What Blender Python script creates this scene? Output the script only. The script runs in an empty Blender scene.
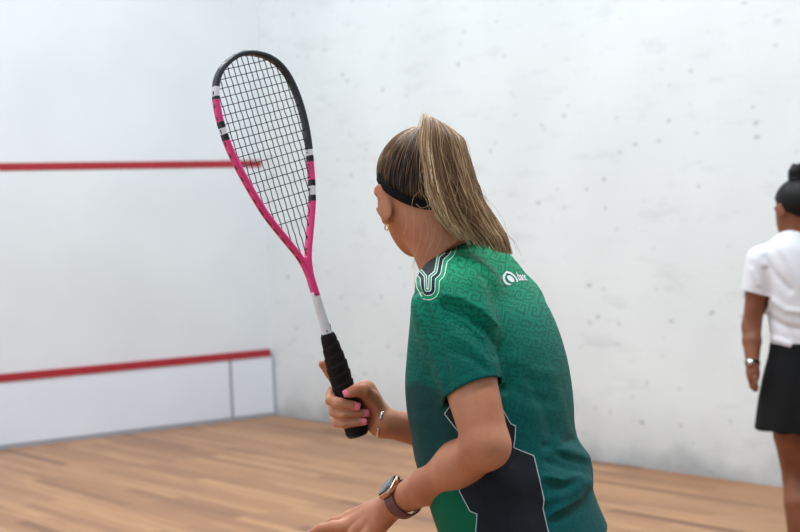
import bpy, bmesh, math, random
import numpy as np
from mathutils import Vector, Matrix
from mathutils.bvhtree import BVHTree

random.seed(7)
rng = np.random.default_rng(7)
SC = bpy.context.scene
COL = SC.collection

# ------------------------------------------------------------------ camera
F_PX = 1556.0
CAM = np.array([-5.7188, -9.5921, 1.3124])
CR = np.array([0.81129789, -0.58306984, -0.04272343])
CU = np.array([0.04938024, -0.00447424, 0.99877003])
CF = np.array([0.58254384, 0.81240971, -0.02516219])
RV = np.stack([CR, CF, CU], axis=1)          # view frame (right, forward, up) -> world
D0 = 2.5                                      # distance of the near player


def to_world(p):
    return CAM + np.asarray(p, float) @ RV.T


def to_view(p):
    return (np.asarray(p, float) - CAM) @ RV


def P(u, v, w=0.0):
    D = D0 + w
    return np.array([(u - 400.0) / F_PX * D, D, -(v - 266.0) / F_PX * D])


def PD(u, v, D):
    return np.array([(u - 400.0) / F_PX * D, D, -(v - 266.0) / F_PX * D])


def px_of(p):
    return 400 + F_PX * p[:, 0] / p[:, 1], 266 - F_PX * p[:, 2] / p[:, 1]


# ------------------------------------------------------------------ objects and tags
def tag(o, label=None, cat=None, group=None, kind=None):
    if label: o['label'] = label
    if cat: o['category'] = cat
    if group: o['group'] = group
    if kind: o['kind'] = kind
    return o


def mesh_np(name, V, faces, mat=None, parent=None, origin=None, smooth=True, mats=None, midx=None):
    """V in world coordinates, origin = world point used as object origin."""
    me = bpy.data.meshes.new(name)
    V = np.asarray(V, float)
    o0 = np.zeros(3) if origin is None else np.asarray(origin, float)
    if isinstance(faces, np.ndarray):
        n, k = faces.shape
        me.vertices.add(len(V)); me.vertices.foreach_set('co', (V - o0).astype(np.float32).ravel())
        me.loops.add(n * k); me.loops.foreach_set('vertex_index', faces.astype(np.int32).ravel())
        me.polygons.add(n); me.polygons.foreach_set('loop_start', np.arange(0, n * k, k, dtype=np.int32))
        me.update(calc_edges=True)
    else:
        me.from_pydata((V - o0).tolist(), [], faces)
    me.validate()
    if smooth:
        me.polygons.foreach_set('use_smooth', np.ones(len(me.polygons), dtype=bool))
    for m in (mats if mats else ([mat] if mat else [])):
        me.materials.append(m)
    if midx is not None:
        me.polygons.foreach_set('material_index', np.asarray(midx, dtype=np.int32))
    ob = bpy.data.objects.new(name, me)
    COL.objects.link(ob)
    if parent is not None:
        ob.parent = parent
        po = np.array(parent['_o']) if '_o' in parent else np.zeros(3)
        ob.location = Vector(o0 - po)
    else:
        ob.location = Vector(o0)
    me.update()
    return ob


ORIG = {}


def finish(ob, name, origin, parent=None):
    ORIG[ob.name] = np.array(origin)
    return ob


def put(name, Vw, faces, mat=None, parent=None, origin=None, **kw):
    """like mesh_np but keeps a table of world origins for parenting"""
    Vw = np.asarray(Vw, float)
    if origin is None:
        origin = Vw.mean(axis=0)
    ob = mesh_np(name, Vw, faces, mat, None, origin, **kw)
    ORIG[ob.name] = np.array(origin, float)
    if parent is not None:
        ob.parent = parent
        ob.location = Vector(np.array(origin, float) - ORIG[parent.name])
    return ob


def empty(name, loc):
    o = bpy.data.objects.new(name, None)
    o.empty_display_size = 0.1
    COL.objects.link(o)
    o.location = Vector(loc)
    ORIG[o.name] = np.array(loc, float)
    return o


def float_attr(ob, name, vals):
    a = ob.data.attributes.new(name, 'FLOAT', 'POINT')
    a.data.foreach_set('value', np.asarray(vals, np.float32))


# ------------------------------------------------------------------ signed distance modelling
def smin(a, b, k):
    if k <= 0: return np.minimum(a, b)
    h = np.clip(0.5 + 0.5 * (b - a) / k, 0, 1)
    return b + (a - b) * h - k * h * (1 - h)


class Field:
    def __init__(s, lo, hi, h):
        s.lo = np.array(lo, float); s.h = h
        s.n = np.ceil((np.array(hi) - s.lo) / h).astype(int) + 1
        s.g = np.full(s.n, 0.05, np.float32)
        s.ax = [(s.lo[i] + h * np.arange(s.n[i])).astype(np.float32) for i in range(3)]

    def box(s, lo, hi, pad):
        sl = []
        for i in range(3):
            a = int(np.floor((lo[i] - pad - s.lo[i]) / s.h)); b = int(np.ceil((hi[i] + pad - s.lo[i]) / s.h)) + 1
            sl.append(slice(max(0, a), max(0, min(s.n[i], b))))
        X = s.ax[0][sl[0]][:, None, None]; Y = s.ax[1][sl[1]][None, :, None]; Z = s.ax[2][sl[2]][None, None, :]
        return tuple(sl), X, Y, Z

    def put(s, fn, lo, hi, k=0.0, sub=False, cut=False):
        sl, X, Y, Z = s.box(lo, hi, k + 3 * s.h)
        d = fn(X, Y, Z)
        a = s.g[sl]
        if sub: s.g[sl] = -smin(-a, d, k)
        else: s.g[sl] = smin(a, d, k)

    def cone(s, a, b, ra, rb, k=0.01, sub=False):
        a = np.asarray(a, float); b = np.asarray(b, float); r = max(ra, rb)
        ab = b - a; L2 = max(ab @ ab, 1e-9)

        def fn(X, Y, Z):
            x, y, z = X - a[0], Y - a[1], Z - a[2]
            t = np.clip((x * ab[0] + y * ab[1] + z * ab[2]) / L2, 0, 1)
            return np.sqrt((x - t * ab[0]) ** 2 + (y - t * ab[1]) ** 2 + (z - t * ab[2]) ** 2) - (ra + (rb - ra) * t)
        s.put(fn, np.minimum(a, b) - r, np.maximum(a, b) + r, k, sub)

    def chain(s, pts, rs, k=0.01, sub=False):
        for i in range(len(pts) - 1):
            s.cone(pts[i], pts[i + 1], rs[i], rs[i + 1], k if i == 0 else max(k * .5, .004), sub)

    def ell(s, c, r, R=None, k=0.01, sub=False):
        c = np.asarray(c, float); r = np.asarray(r, float); R = np.eye(3) if R is None else R   # columns = axes
        m = r.max()

        def fn(X, Y, Z):
            x, y, z = X - c[0], Y - c[1], Z - c[2]
            q = [x * R[0, i] + y * R[1, i] + z * R[2, i] for i in range(3)]
            k0 = np.sqrt(sum((q[i] / r[i]) ** 2 for i in range(3)))
            k1 = np.sqrt(sum((q[i] / r[i] ** 2) ** 2 for i in range(3)))
            return k0 * (k0 - 1) / np.maximum(k1, 1e-6)
        s.put(fn, c - m, c + m, k, sub)

    def loft(s, zs, cx, cy, hw, hd, L, Fd, k=0.01, ex=2.2, sub=False, off=0.0):
        """sections at heights zs; half width along L and half depth along Fd (both horizontal)."""
        zs = np.asarray(zs, float); o = np.argsort(zs); zs = zs[o]
        tab = [np.asarray(q, float)[o] for q in (cx, cy, hw, hd)]
        m = max(tab[2].max(), tab[3].max()) + off
        lo = [tab[0].min() - m, tab[1].min() - m, zs[0] - .01]; hi = [tab[0].max() + m, tab[1].max() + m, zs[-1] + .01]

        def fn(X, Y, Z):
            z = Z.ravel()
            c = [smooth_interp(z, zs, q)[None, None, :].astype(np.float32) for q in tab]
            x, y = X - c[0], Y - c[1]
            l = np.abs(x * L[0] + y * L[1]) / (c[2] + off); f = np.abs(x * Fd[0] + y * Fd[1]) / (c[3] + off)
            q = (l ** ex + f ** ex) ** (1 / ex)
            d = (q - 1) * (np.minimum(c[2], c[3]) + off)
            return np.maximum(d, np.maximum(Z - zs[-1], zs[0] - Z))
        s.put(fn, lo, hi, k, sub)

    def mesh(s, it=2):
        V, Fq = surface_nets(s.g, s.lo, s.h)
        return smooth_mesh(V, Fq, it), Fq


def smooth_interp(z, xs, ys):
    """cubic Hermite with finite-difference tangents"""
    m = np.gradient(ys, xs)
    z = np.clip(z, xs[0], xs[-1])
    i = np.clip(np.searchsorted(xs, z) - 1, 0, len(xs) - 2)
    h = xs[i + 1] - xs[i]; t = (z - xs[i]) / h
    return ((2 * t ** 3 - 3 * t ** 2 + 1) * ys[i] + (t ** 3 - 2 * t ** 2 + t) * h * m[i] +
            (-2 * t ** 3 + 3 * t ** 2) * ys[i + 1] + (t ** 3 - t ** 2) * h * m[i + 1])


def surface_nets(g, lo, h):
    S = g < 0
    c = np.zeros(np.array(S.shape) - 1, np.uint8)
    for dx in (0, 1):
        for dy in (0, 1):
            for dz in (0, 1):
                c += S[dx:S.shape[0] - 1 + dx, dy:S.shape[1] - 1 + dy, dz:S.shape[2] - 1 + dz]
    idx = np.argwhere((c > 0) & (c < 8))
    ids = np.full(c.shape, -1, np.int32)
    ids[idx[:, 0], idx[:, 1], idx[:, 2]] = np.arange(len(idx))
    cor = [(a, b, d) for a in (0, 1) for b in (0, 1) for d in (0, 1)]
    val = {q: g[idx[:, 0] + q[0], idx[:, 1] + q[1], idx[:, 2] + q[2]] for q in cor}
    acc = np.zeros((len(idx), 3)); cnt = np.zeros(len(idx))
    for q in cor:
        for ax in range(3):
            if q[ax] == 0:
                r = list(q); r[ax] = 1; r = tuple(r)
                a, b = val[q], val[r]
                m = (a < 0) != (b < 0)
                t = np.where(m, a / np.where(m, a - b, 1), 0)
                p = np.tile(np.array(q, float), (len(idx), 1)); p[:, ax] += t
                acc[m] += p[m]; cnt[m] += 1
    V = lo + h * (idx + acc / cnt[:, None])
    quads = []
    for ax in range(3):
        o1, o2 = (ax + 1) % 3, (ax + 2) % 3
        A = np.moveaxis(S, ax, 0)
        sl = [slice(1, -1)] * 3; sl[ax] = slice(0, -1)
        sl2 = [slice(1, -1)] * 3; sl2[ax] = slice(1, None)
        a = S[tuple(sl)]; b = S[tuple(sl2)]
        e = np.argwhere(a != b)
        ins = a[e[:, 0], e[:, 1], e[:, 2]]
        e = e + 1; e[:, ax] -= 1
        def cell(d1, d2):
            q = e.copy(); q[:, o1] += d1; q[:, o2] += d2
            return ids[q[:, 0], q[:, 1], q[:, 2]]
        f = np.stack([cell(-1, -1), cell(0, -1), cell(0, 0), cell(-1, 0)], axis=1)
        f[~ins] = f[~ins][:, ::-1]
        quads.append(f)
    Fq = np.concatenate(quads)
    Fq = Fq[(Fq >= 0).all(axis=1)]
    return V, Fq


def smooth_mesh(V, Fq, it=2):
    E = np.concatenate([Fq[:, [0, 1]], Fq[:, [1, 2]], Fq[:, [2, 3]], Fq[:, [3, 0]]])
    E = np.concatenate([E, E[:, ::-1]])
    n = np.bincount(E[:, 0], minlength=len(V)).astype(float); n[n == 0] = 1
    for i in range(it * 2):
        lam = .5 if i % 2 == 0 else -.42
        M = np.stack([np.bincount(E[:, 0], weights=V[E[:, 1], j], minlength=len(V)) for j in range(3)], axis=1) / n[:, None]
        V = V + lam * (M - V)
    return V


def normals(V, Fq):
    a = V[Fq[:, 2]] - V[Fq[:, 0]]; b = V[Fq[:, 3]] - V[Fq[:, 1]]
    fn = np.cross(a, b)
    N = np.zeros_like(V)
    for k in range(4):
        for j in range(3):
            N[:, j] += np.bincount(Fq[:, k], weights=fn[:, j], minlength=len(V))
    return N / np.maximum(np.linalg.norm(N, axis=1), 1e-12)[:, None]


def seg_dist(u, v, poly, closed=False):
    poly = np.asarray(poly, float)
    d = np.full(u.shape, 1e9)
    n = len(poly)
    for i in range(n if closed else n - 1):
        a = poly[i]; b = poly[(i + 1) % n]; ab = b - a
        t = np.clip(((u - a[0]) * ab[0] + (v - a[1]) * ab[1]) / max(ab @ ab, 1e-9), 0, 1)
        d = np.minimum(d, np.hypot(u - a[0] - t * ab[0], v - a[1] - t * ab[1]))
    return d


def poly_sd(u, v, poly):
    d = seg_dist(u, v, poly, True)
    ins = np.zeros(u.shape, bool)
    n = len(poly)
    for i in range(n):
        (x0, y0), (x1, y1) = poly[i], poly[(i + 1) % n]
        c = ((y0 > v) != (y1 > v)) & (u < (x1 - x0) * (v - y0) / ((y1 - y0) if y1 != y0 else 1e-9) + x0)
        ins ^= c
    return np.where(ins, -d, d)


def tubes(paths, rad, sides=4, cap=False):
    """paths (N,M,3), rad (N,M) -> V, F"""
    paths = np.asarray(paths, float); N, M, _ = paths.shape
    T = np.gradient(paths, axis=1); T /= np.maximum(np.linalg.norm(T, axis=2), 1e-9)[..., None]
    ref = np.array([.31, .27, .91]); A = np.cross(T, ref); A /= np.maximum(np.linalg.norm(A, axis=2), 1e-9)[..., None]
    B = np.cross(T, A)
    ang = np.arange(sides) * 2 * np.pi / sides
    V = paths[:, :, None, :] + rad[:, :, None, None] * (np.cos(ang)[None, None, :, None] * A[:, :, None, :] + np.sin(ang)[None, None, :, None] * B[:, :, None, :])
    V = V.reshape(-1, 3)
    n, m, k = np.meshgrid(np.arange(N), np.arange(M - 1), np.arange(sides), indexing='ij')
    base = lambda mm, kk: (n * M + mm) * sides + (kk % sides)
    Fq = np.stack([base(m, k), base(m, k + 1), base(m + 1, k + 1), base(m + 1, k)], axis=-1).reshape(-1, 4)
    return V, Fq


def basis(x, hint):
    """right-handed frame with first axis x, columns"""
    x = np.asarray(x, float); x = x / np.linalg.norm(x)
    y = np.cross(hint, x); y /= np.linalg.norm(y)
    z = np.cross(x, y)
    return np.stack([x, y, z], axis=1)


def sweep(path, frames, prof, closed=False, caps=True):
    """path (M,3); frames list of (a,b) axes; prof(i)-> (K,2) points"""
    V = []; M = len(path)
    for i in range(M):
        pr = prof(i); a, b = frames[i]
        V += [path[i] + q[0] * a + q[1] * b for q in pr]
    K = len(prof(0)); Fq = []
    for i in range(M if closed else M - 1):
        j = (i + 1) % M
        for k in range(K):
            k2 = (k + 1) % K
            Fq.append((i * K + k, i * K + k2, j * K + k2, j * K + k))
    if caps and not closed:
        Fq.append(tuple(range(K))[::-1]); Fq.append(tuple((M - 1) * K + k for k in range(K)))
    return np.array(V), Fq


def rrect(w, d, r, n=3):
    pts = []
    for sx, sy, a0 in ((1, 1, 0), (-1, 1, 90), (-1, -1, 180), (1, -1, 270)):
        for i in range(n + 1):
            a = math.radians(a0 + 90 * i / n)
            pts.append((sx * (w / 2 - r) + r * math.cos(a), sy * (d / 2 - r) + r * math.sin(a)))
    return pts


def circle(r, n=16, rb=None):
    rb = r if rb is None else rb
    return [(r * math.cos(2 * math.pi * i / n), rb * math.sin(2 * math.pi * i / n)) for i in range(n)]


def box_mesh(lo, hi):
    x0, y0, z0 = lo; x1, y1, z1 = hi
    V = np.array([(x0, y0, z0), (x1, y0, z0), (x1, y1, z0), (x0, y1, z0), (x0, y0, z1), (x1, y0, z1), (x1, y1, z1), (x0, y1, z1)], float)
    return V, [(0, 3, 2, 1), (4, 5, 6, 7), (0, 1, 5, 4), (1, 2, 6, 5), (2, 3, 7, 6), (3, 0, 4, 7)]


# ------------------------------------------------------------------ materials
def s2l(c):
    return tuple(((x / 255) / 12.92 if x / 255 <= .04045 else ((x / 255 + .055) / 1.055) ** 2.4) for x in c) + (1.0,)


class NT:
    def __init__(s, name):
        s.m = bpy.data.materials.new(name); s.m.use_nodes = True
        s.t = s.m.node_tree; s.n = s.t.nodes; s.b = s.n['Principled BSDF']

    def new(s, t, **kw):
        q = s.n.new(t)
        for k, v in kw.items():
            if k in q.inputs: q.inputs[k].default_value = v
            else: setattr(q, k, v)
        return q

    def link(s, a, b): s.t.links.new(a, b)

    def math(s, op, a, b=None, c=None, clamp=False):
        q = s.n.new('ShaderNodeMath'); q.operation = op; q.use_clamp = clamp
        for i, x in enumerate((a, b, c)):
            if x is None: continue
            if isinstance(x, (int, float)): q.inputs[i].default_value = x
            else: s.link(x, q.inputs[i])
        return q.outputs[0]

    def mix(s, f, a, b, blend='MIX'):
        q = s.n.new('ShaderNodeMix'); q.data_type = 'RGBA'; q.blend_type = blend
        for i, x in ((0, f), (6, a), (7, b)):
            if isinstance(x, (int, float, tuple)): q.inputs[i].default_value = x
            else: s.link(x, q.inputs[i])
        return q.outputs[2]

    def ramp(s, f, stops, interp='LINEAR'):
        q = s.n.new('ShaderNodeValToRGB'); q.color_ramp.interpolation = interp
        el = q.color_ramp.elements
        while len(el) < len(stops): el.new(.5)
        for e, (p, c) in zip(el, stops): e.position = p; e.color = c
        s.link(f, q.inputs[0]); return q.outputs[0]

    def attr(s, name):
        q = s.n.new('ShaderNodeAttribute'); q.attribute_name = name; return q.outputs['Fac']

    def noise(s, vec, scale, detail=3, rough=.5, dist=0):
        q = s.n.new('ShaderNodeTexNoise'); q.inputs['Scale'].default_value = scale; q.inputs['Detail'].default_value = detail
        q.inputs['Roughness'].default_value = rough; q.inputs['Distortion'].default_value = dist
        if vec is not None: s.link(vec, q.inputs['Vector'])
        return q.outputs['Fac']

    def coords(s, kind='Object', scale=None, rot=None):
        q = s.n.new('ShaderNodeTexCoord'); o = q.outputs[kind]
        if scale or rot:
            m = s.n.new('ShaderNodeMapping')
            if scale: m.inputs['Scale'].default_value = scale
            if rot: m.inputs['Rotation'].default_value = rot
            s.link(o, m.inputs['Vector']); o = m.outputs[0]
        return o

    def bump(s, h, strength=.3, dist=.01):
        q = s.n.new('ShaderNodeBump'); q.inputs['Strength'].default_value = strength; q.inputs['Distance'].default_value = dist
        s.link(h, q.inputs['Height']); s.link(q.outputs[0], s.b.inputs['Normal'])

    def set(s, color=None, rough=None, metal=None, **kw):
        if color is not None:
            if isinstance(color, tuple): s.b.inputs['Base Color'].default_value = color
            else: s.link(color, s.b.inputs['Base Color'])
        if rough is not None: s.b.inputs['Roughness'].default_value = rough
        if metal is not None: s.b.inputs['Metallic'].default_value = metal
        for k, v in kw.items():
            s.b.inputs[k].default_value = v
        return s.m


def plain(name, rgb, rough=.5, metal=0, nscale=60, var=.06, bump=0, bscale=400, **kw):
    m = NT(name)
    co = m.coords('Object')
    n = m.noise(co, nscale)
    c = s2l(rgb)
    lo = tuple(x * (1 - var) for x in c[:3]) + (1,); hi = tuple(min(1, x * (1 + var)) for x in c[:3]) + (1,)
    col = m.ramp(n, [(.3, lo), (.7, hi)])
    if bump:
        m.bump(m.noise(co, bscale), bump, .002)
    return m.set(col, rough, metal, **kw)


def skin_mat(name, rgb, dark):
    m = NT(name)
    co = m.coords('Object')
    n1 = m.noise(co, 14, 4); n2 = m.noise(co, 160, 3)
    c = m.mix(m.ramp(n1, [(.35, (0, 0, 0, 1)), (.7, (1, 1, 1, 1))]), s2l(dark), s2l(rgb))
    c = m.mix(m.math('MULTIPLY', n2, .25), c, tuple(x * .8 for x in s2l(dark)[:3]) + (1,))
    m.bump(m.noise(co, 700, 2), .08, .001)
    m.b.inputs['Subsurface Weight'].default_value = .12
    m.b.inputs['Subsurface Radius'].default_value = (.012, .005, .003)
    m.b.inputs['Subsurface Scale'].default_value = 1.0
    return m.set(c, .48, **{'Specular IOR Level': .4})


M = {}
M['skin'] = skin_mat('skin', (214, 150, 115), (188, 116, 84))
M['skin_tan'] = skin_mat('skin_tan', (146, 90, 62), (120, 72, 50))
M['nail'] = plain('pink_nail_polish', (246, 128, 150), .25)
M['black_cloth'] = plain('black_cloth', (15, 16, 18), .85, bump=.3, **{'Specular IOR Level': .2})
M['rubber'] = plain('white_rubber', (215, 215, 215), .6)
M['shoe'] = plain('shoe_fabric', (60, 62, 70), .7, bump=.3)
M['gold'] = plain('gold_metal', (226, 180, 110), .25, 1.0)
M['rose_gold'] = plain('rose_gold', (214, 172, 150), .3, 1.0)
M['silver'] = plain('silver_metal', (205, 205, 205), .25, 1.0)
M['glass_black'] = plain('watch_glass', (16, 18, 20), .06)
M['mauve'] = plain('mauve_silicone', (112, 68, 70), .5, bump=.05)
M['eye'] = plain('eye_white', (225, 220, 215), .2)


def wall_mat(name, base, marks, dirty):
    m = NT(name)
    co = m.coords('Object')
    n = m.noise(co, 1.3, 4)
    c = m.ramp(n, [(.35, s2l(tuple(x - 7 for x in base))), (.65, s2l(base))])
    if marks:
        # ball marks: small grey smudges from a stretched voronoi, broken by noise
        mp = m.coords('Object', scale=(1, 6.5, 11))
        wv = m.new('ShaderNodeTexVoronoi'); wv.inputs['Scale'].default_value = 1.0
        nz = m.n.new('ShaderNodeTexNoise'); nz.inputs['Scale'].default_value = 9; m.link(co, nz.inputs['Vector'])
        ad = m.n.new('ShaderNodeVectorMath'); ad.operation = 'MULTIPLY_ADD'
        m.link(nz.outputs['Color'], ad.inputs[0]); ad.inputs[1].default_value = (.45, .45, .45); m.link(mp, ad.inputs[2])
        m.link(ad.outputs[0], wv.inputs['Vector'])
        spot = m.ramp(wv.outputs['Distance'], [(.05, (1, 1, 1, 1)), (.17, (0, 0, 0, 1))])
        pick = m.ramp(m.noise(co, 3.1, 2), [(.40, (.15, .15, .15, 1)), (.62, (1, 1, 1, 1))])
        fac = m.math('MULTIPLY', spot, pick)
        fac = m.math('MULTIPLY', fac, .55)
        c = m.mix(fac, c, s2l((120, 124, 132)))
        # faint broad scuffs
        sc = m.ramp(m.noise(m.coords('Object', scale=(1, 1.2, 5)), 2.2, 5, .65), [(.56, (0, 0, 0, 1)), (.72, (1, 1, 1, 1))])
        c = m.mix(m.math('MULTIPLY', sc, .2), c, s2l((150, 156, 164)))
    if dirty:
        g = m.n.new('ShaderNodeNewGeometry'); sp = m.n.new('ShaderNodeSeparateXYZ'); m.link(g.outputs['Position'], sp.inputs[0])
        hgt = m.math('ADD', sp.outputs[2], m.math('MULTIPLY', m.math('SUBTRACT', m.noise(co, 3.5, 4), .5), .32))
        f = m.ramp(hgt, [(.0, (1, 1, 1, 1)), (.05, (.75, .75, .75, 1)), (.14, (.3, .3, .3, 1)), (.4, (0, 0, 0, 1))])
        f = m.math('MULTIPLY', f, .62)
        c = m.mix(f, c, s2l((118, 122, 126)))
    m.bump(m.noise(co, 35, 4), .05, .01)
    return m.set(c, .55)


M['front_wall'] = wall_mat('front_wall_paint', (223, 230, 234), False, False)
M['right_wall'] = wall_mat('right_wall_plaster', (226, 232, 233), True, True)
M['tin_white'] = plain('tin_white_paint', (222, 229, 240), .4, nscale=3, var=.02)
M['line_red'] = plain('red_line_paint', (164, 34, 46), .5, nscale=8)
M['joint'] = plain('joint_grey', (158, 164, 176), .6)
M['skirting'] = plain('dark_strip', (92, 92, 96), .6)


def floor_mat():
    m = NT('court_floor_boards')
    co = m.coords('Object', rot=(0, 0, math.radians(90)))
    br = m.new('ShaderNodeTexBrick')
    br.offset = .37; br.offset_frequency = 2
    br.inputs['Scale'].default_value = 1.0
    br.inputs['Brick Width'].default_value = 1.15; br.inputs['Row Height'].default_value = .07
    br.inputs['Mortar Size'].default_value = .0012; br.inputs['Bias'].default_value = 0
    br.inputs['Color1'].default_value = (0, 0, 0, 1); br.inputs['Color2'].default_value = (1, 1, 1, 1); br.inputs['Mortar'].default_value = (.5, .5, .5, 1)
    m.link(co, br.inputs['Vector'])
    base = m.ramp(br.outputs['Color'], [(0, s2l((116, 76, 48))), (.15, s2l((150, 106, 70))), (.55, s2l((168, 121, 81))), (1, s2l((184, 138, 95)))])
    gr = m.noise(m.coords('Object', scale=(14, .9, 1)), 3.2, 6, .6, .4)
    c = m.mix(m.ramp(gr, [(.4, (0, 0, 0, 1)), (.75, (.55, .55, .55, 1))]), base, s2l((128, 86, 58)))
    worn = m.noise(m.coords('Object', scale=(1.6, .55, 1)), 1.4, 4, .6)
    c = m.mix(m.ramp(worn, [(.5, (0, 0, 0, 1)), (.72, (.5, .5, .5, 1))]), c, s2l((116, 80, 60)))
    c = m.mix(m.math('MULTIPLY', br.outputs['Fac'], .6), c, s2l((120, 86, 62)))
    return m.set(c, .42, **{'Specular IOR Level': .35})


M['floor'] = floor_mat()

# ------------------------------------------------------------------ the court (corner of front and right wall at the origin)
CT = 5.7


def slab(name, lo, hi, mat, kind='structure', label=None, cat=None):
    V, Fq = box_mesh(lo, hi)
    o = put(name, V, Fq, mat, origin=(V.min(axis=0) + V.max(axis=0)) / 2 * np.array([1, 1, 0]) + np.array([0, 0, lo[2]]), smooth=False)
    return tag(o, label, cat, None, kind)


slab('floor', (-6.4, -9.75, -.12), (0, 0, 0), M['floor'], label='brown wooden strip floor of the court', cat='floor')
slab('wall_front', (-6.4, 0, -.12), (.2, .2, CT), M['front_wall'], label='plain white front wall with red lines at the left', cat='wall')
slab('wall_right', (0, -9.75, -.12), (.2, 0, CT), M['right_wall'], label='white side wall speckled with grey ball marks', cat='wall')
slab('wall_left', (-6.6, -9.75, -.12), (-6.4, .2, CT), M['front_wall'], label='white side wall at the left of the court, out of view', cat='wall')
tl = slab('trim_1', (-6.4, -.004, 1.78), (-.02, 0, 1.83), M['line_red'], label='upper red service line across the front wall', cat='line')

tin = empty('tin_board', (-3.2, -.02, 0))
tag(tin, 'white tin board along the foot of the front wall under a red strip', 'board')
xs = [-6.4, -4.75, -2.56, -.36, -.012]
for i in range(4):
    V, Fq = box_mesh((xs[i] + .004, -.026, .028), (xs[i + 1] - .004, -.001, .43))
    put('panel', V, Fq, M['tin_white'], tin, smooth=False)
    if i < 3:
        V, Fq = box_mesh((xs[i + 1] - .012, -.0275, .028), (xs[i + 1] + .012, -.0005, .43))
        put('joint_strip', V, Fq, M['joint'], tin, smooth=False)
V, Fq = box_mesh((-.02, -.0275, .0), (-.002, -.0005, .43)); put('joint_strip', V, Fq, M['joint'], tin, smooth=False)
V, Fq = box_mesh((-6.4, -.034, .43), (-.03, -.001, .48)); so = put('red_strip', V, Fq, M['line_red'], tin, smooth=False); so['label'] = 'red top strip'
V, Fq = box_mesh((-6.4, -.022, .0), (-.02, -.001, .028)); put('foot_strip', V, Fq, M['joint'], tin, smooth=False)



# ================================================================== near player
def hvec(a):      # facing direction in the view frame: a = degrees turned away from picture-left
    a = math.radians(a)
    return np.array([-math.cos(a), math.sin(a), 0.0]), np.array([-math.sin(a), -math.cos(a), 0.0])


Fd, Ld = hvec(32)
UPV = np.array([0, 0, 1.0]) @ RV            # true vertical in the view frame
# silhouette of the shirt: v, left, right, depth offset, ratio width / depth
SHIRT = [(243, 463, 493, .05, 2.6), (250, 451, 506, .045, 2.6), (262, 434, 519, .035, 2.6), (275, 424, 529, .025, 2.5), (290, 418, 540, .015, 2.3),
         (310, 413, 552, .0, 2.0), (330, 411, 560, -.005, 1.75), (355, 409, 567, -.01, 1.55), (380, 407.5, 571.5, -.015, 1.45), (405, 409, 574, -.025, 1.4), (430, 413, 575.5, -.035, 1.38),
         (450, 416, 581, -.04, 1.38), (470, 421, 590, -.045, 1.4), (490, 428, 593, -.05, 1.4), (510, 434, 600, -.055, 1.42), (530, 441, 609, -.06, 1.45), (575, 455, 624, -.07, 1.45)]


def shirt_table():
    T = []
    for v, l, r, w_, k in SHIRT:
        D = D0 + w_
        A = (r - l) / 2 / F_PX * D
        hd = A / math.sqrt((k * Ld[0]) ** 2 + Fd[0] ** 2)
        c = P((l + r) / 2, v, w_)
        T.append((c[2], c[0], c[1], hd * k, hd))
    return np.array(T)


ST = shirt_table()
pelvis = P(545, 612, -.07)

# ---- key joints
shL, elL, wrL = P(449, 302, -.125), P(487, 446, -.225), P(398, 501, -.06)
shR, elR, wrR = P(515, 306, .13), P(503, 446, .15), P(384, 423, .085)
# head frame
Hf, Hl = hvec(68)
tilt = math.radians(6)
Hu = np.array([-.12, 0.0, .99]); Hu /= np.linalg.norm(Hu)
Hf = Hf - Hu * (Hf @ Hu) - .10 * Hu; Hf /= np.linalg.norm(Hf)
Hl = np.cross(Hu, Hf); Hl /= np.linalg.norm(Hl); Hu = np.cross(Hf, Hl)
HR = np.stack([Hl, Hf, Hu], axis=1)
HC = P(424, 181, .05)                        # middle of the cranium


def HP(l, f, u):
    return HC + HR @ np.array([l, f, u])


BLO = np.array((-.30, 1.95, -1.45)); HB = .0024
# ------------------------------------------------------------------ cloth volume of the shirt (the body is kept inside it)
TA = np.stack([Ld, Fd, np.array([0, 0, 1.])], axis=1)
SLO = BLO + HB * np.round((np.array((-.02, 2.08, -.56)) - BLO) / HB)
SHI = (.42, 2.90, .06)
armd = (elL - shL) / np.linalg.norm(elL - shL)
cuffL = shL + (elL - shL) * .63
cuff_n = armd + np.array([.12, .05, .02]); cuff_n /= np.linalg.norm(cuff_n)
cuffR = shR + (elR - shR) * .62


def trunk_parts(S):
    S.loft(ST[:, 0], ST[:, 1], ST[:, 2], ST[:, 3], ST[:, 4], Ld, Fd, .0)
    S.cone(P(574, 463, -.02), P(556, 490, -.10), .018, .014, .03)
    S.cone(P(575, 478, -.01), P(543, 504, -.12), .012, .010, .03)


Tf = Field(SLO, SHI, HB); trunk_parts(Tf)
S = Field(SLO, SHI, HB); S.g[:] = Tf.g
S.ell(P(460, 285, -.06), (.056, .060, .046), TA, .03)
S.cone(shL + np.array([.004, 0, .0]), cuffL + armd * .05, .0565, .0450, .022)
S.cone(shR + np.array([-.005, 0, -.002]), cuffR, .052, .043, .02)
OUT = S.g.copy()
X, Y, Z = S.ax[0][:, None, None], S.ax[1][None, :, None], S.ax[2][None, None, :]


def plane(p, n):
    n = np.asarray(n, float); n = n / np.linalg.norm(n)
    return ((X - p[0]) * n[0] + (Y - p[1]) * n[1] + (Z - p[2]) * n[2]).astype(np.float32)


def axis_dist(a, b):
    ab = b - a
    t = np.clip(((X - a[0]) * ab[0] + (Y - a[1]) * ab[1] + (Z - a[2]) * ab[2]) / (ab @ ab), -.5, 1.5)
    return np.sqrt((X - a[0] - t * ab[0]) ** 2 + (Y - a[1] - t * ab[1]) ** 2 + (Z - a[2] - t * ab[2]) ** 2).astype(np.float32)


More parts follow.
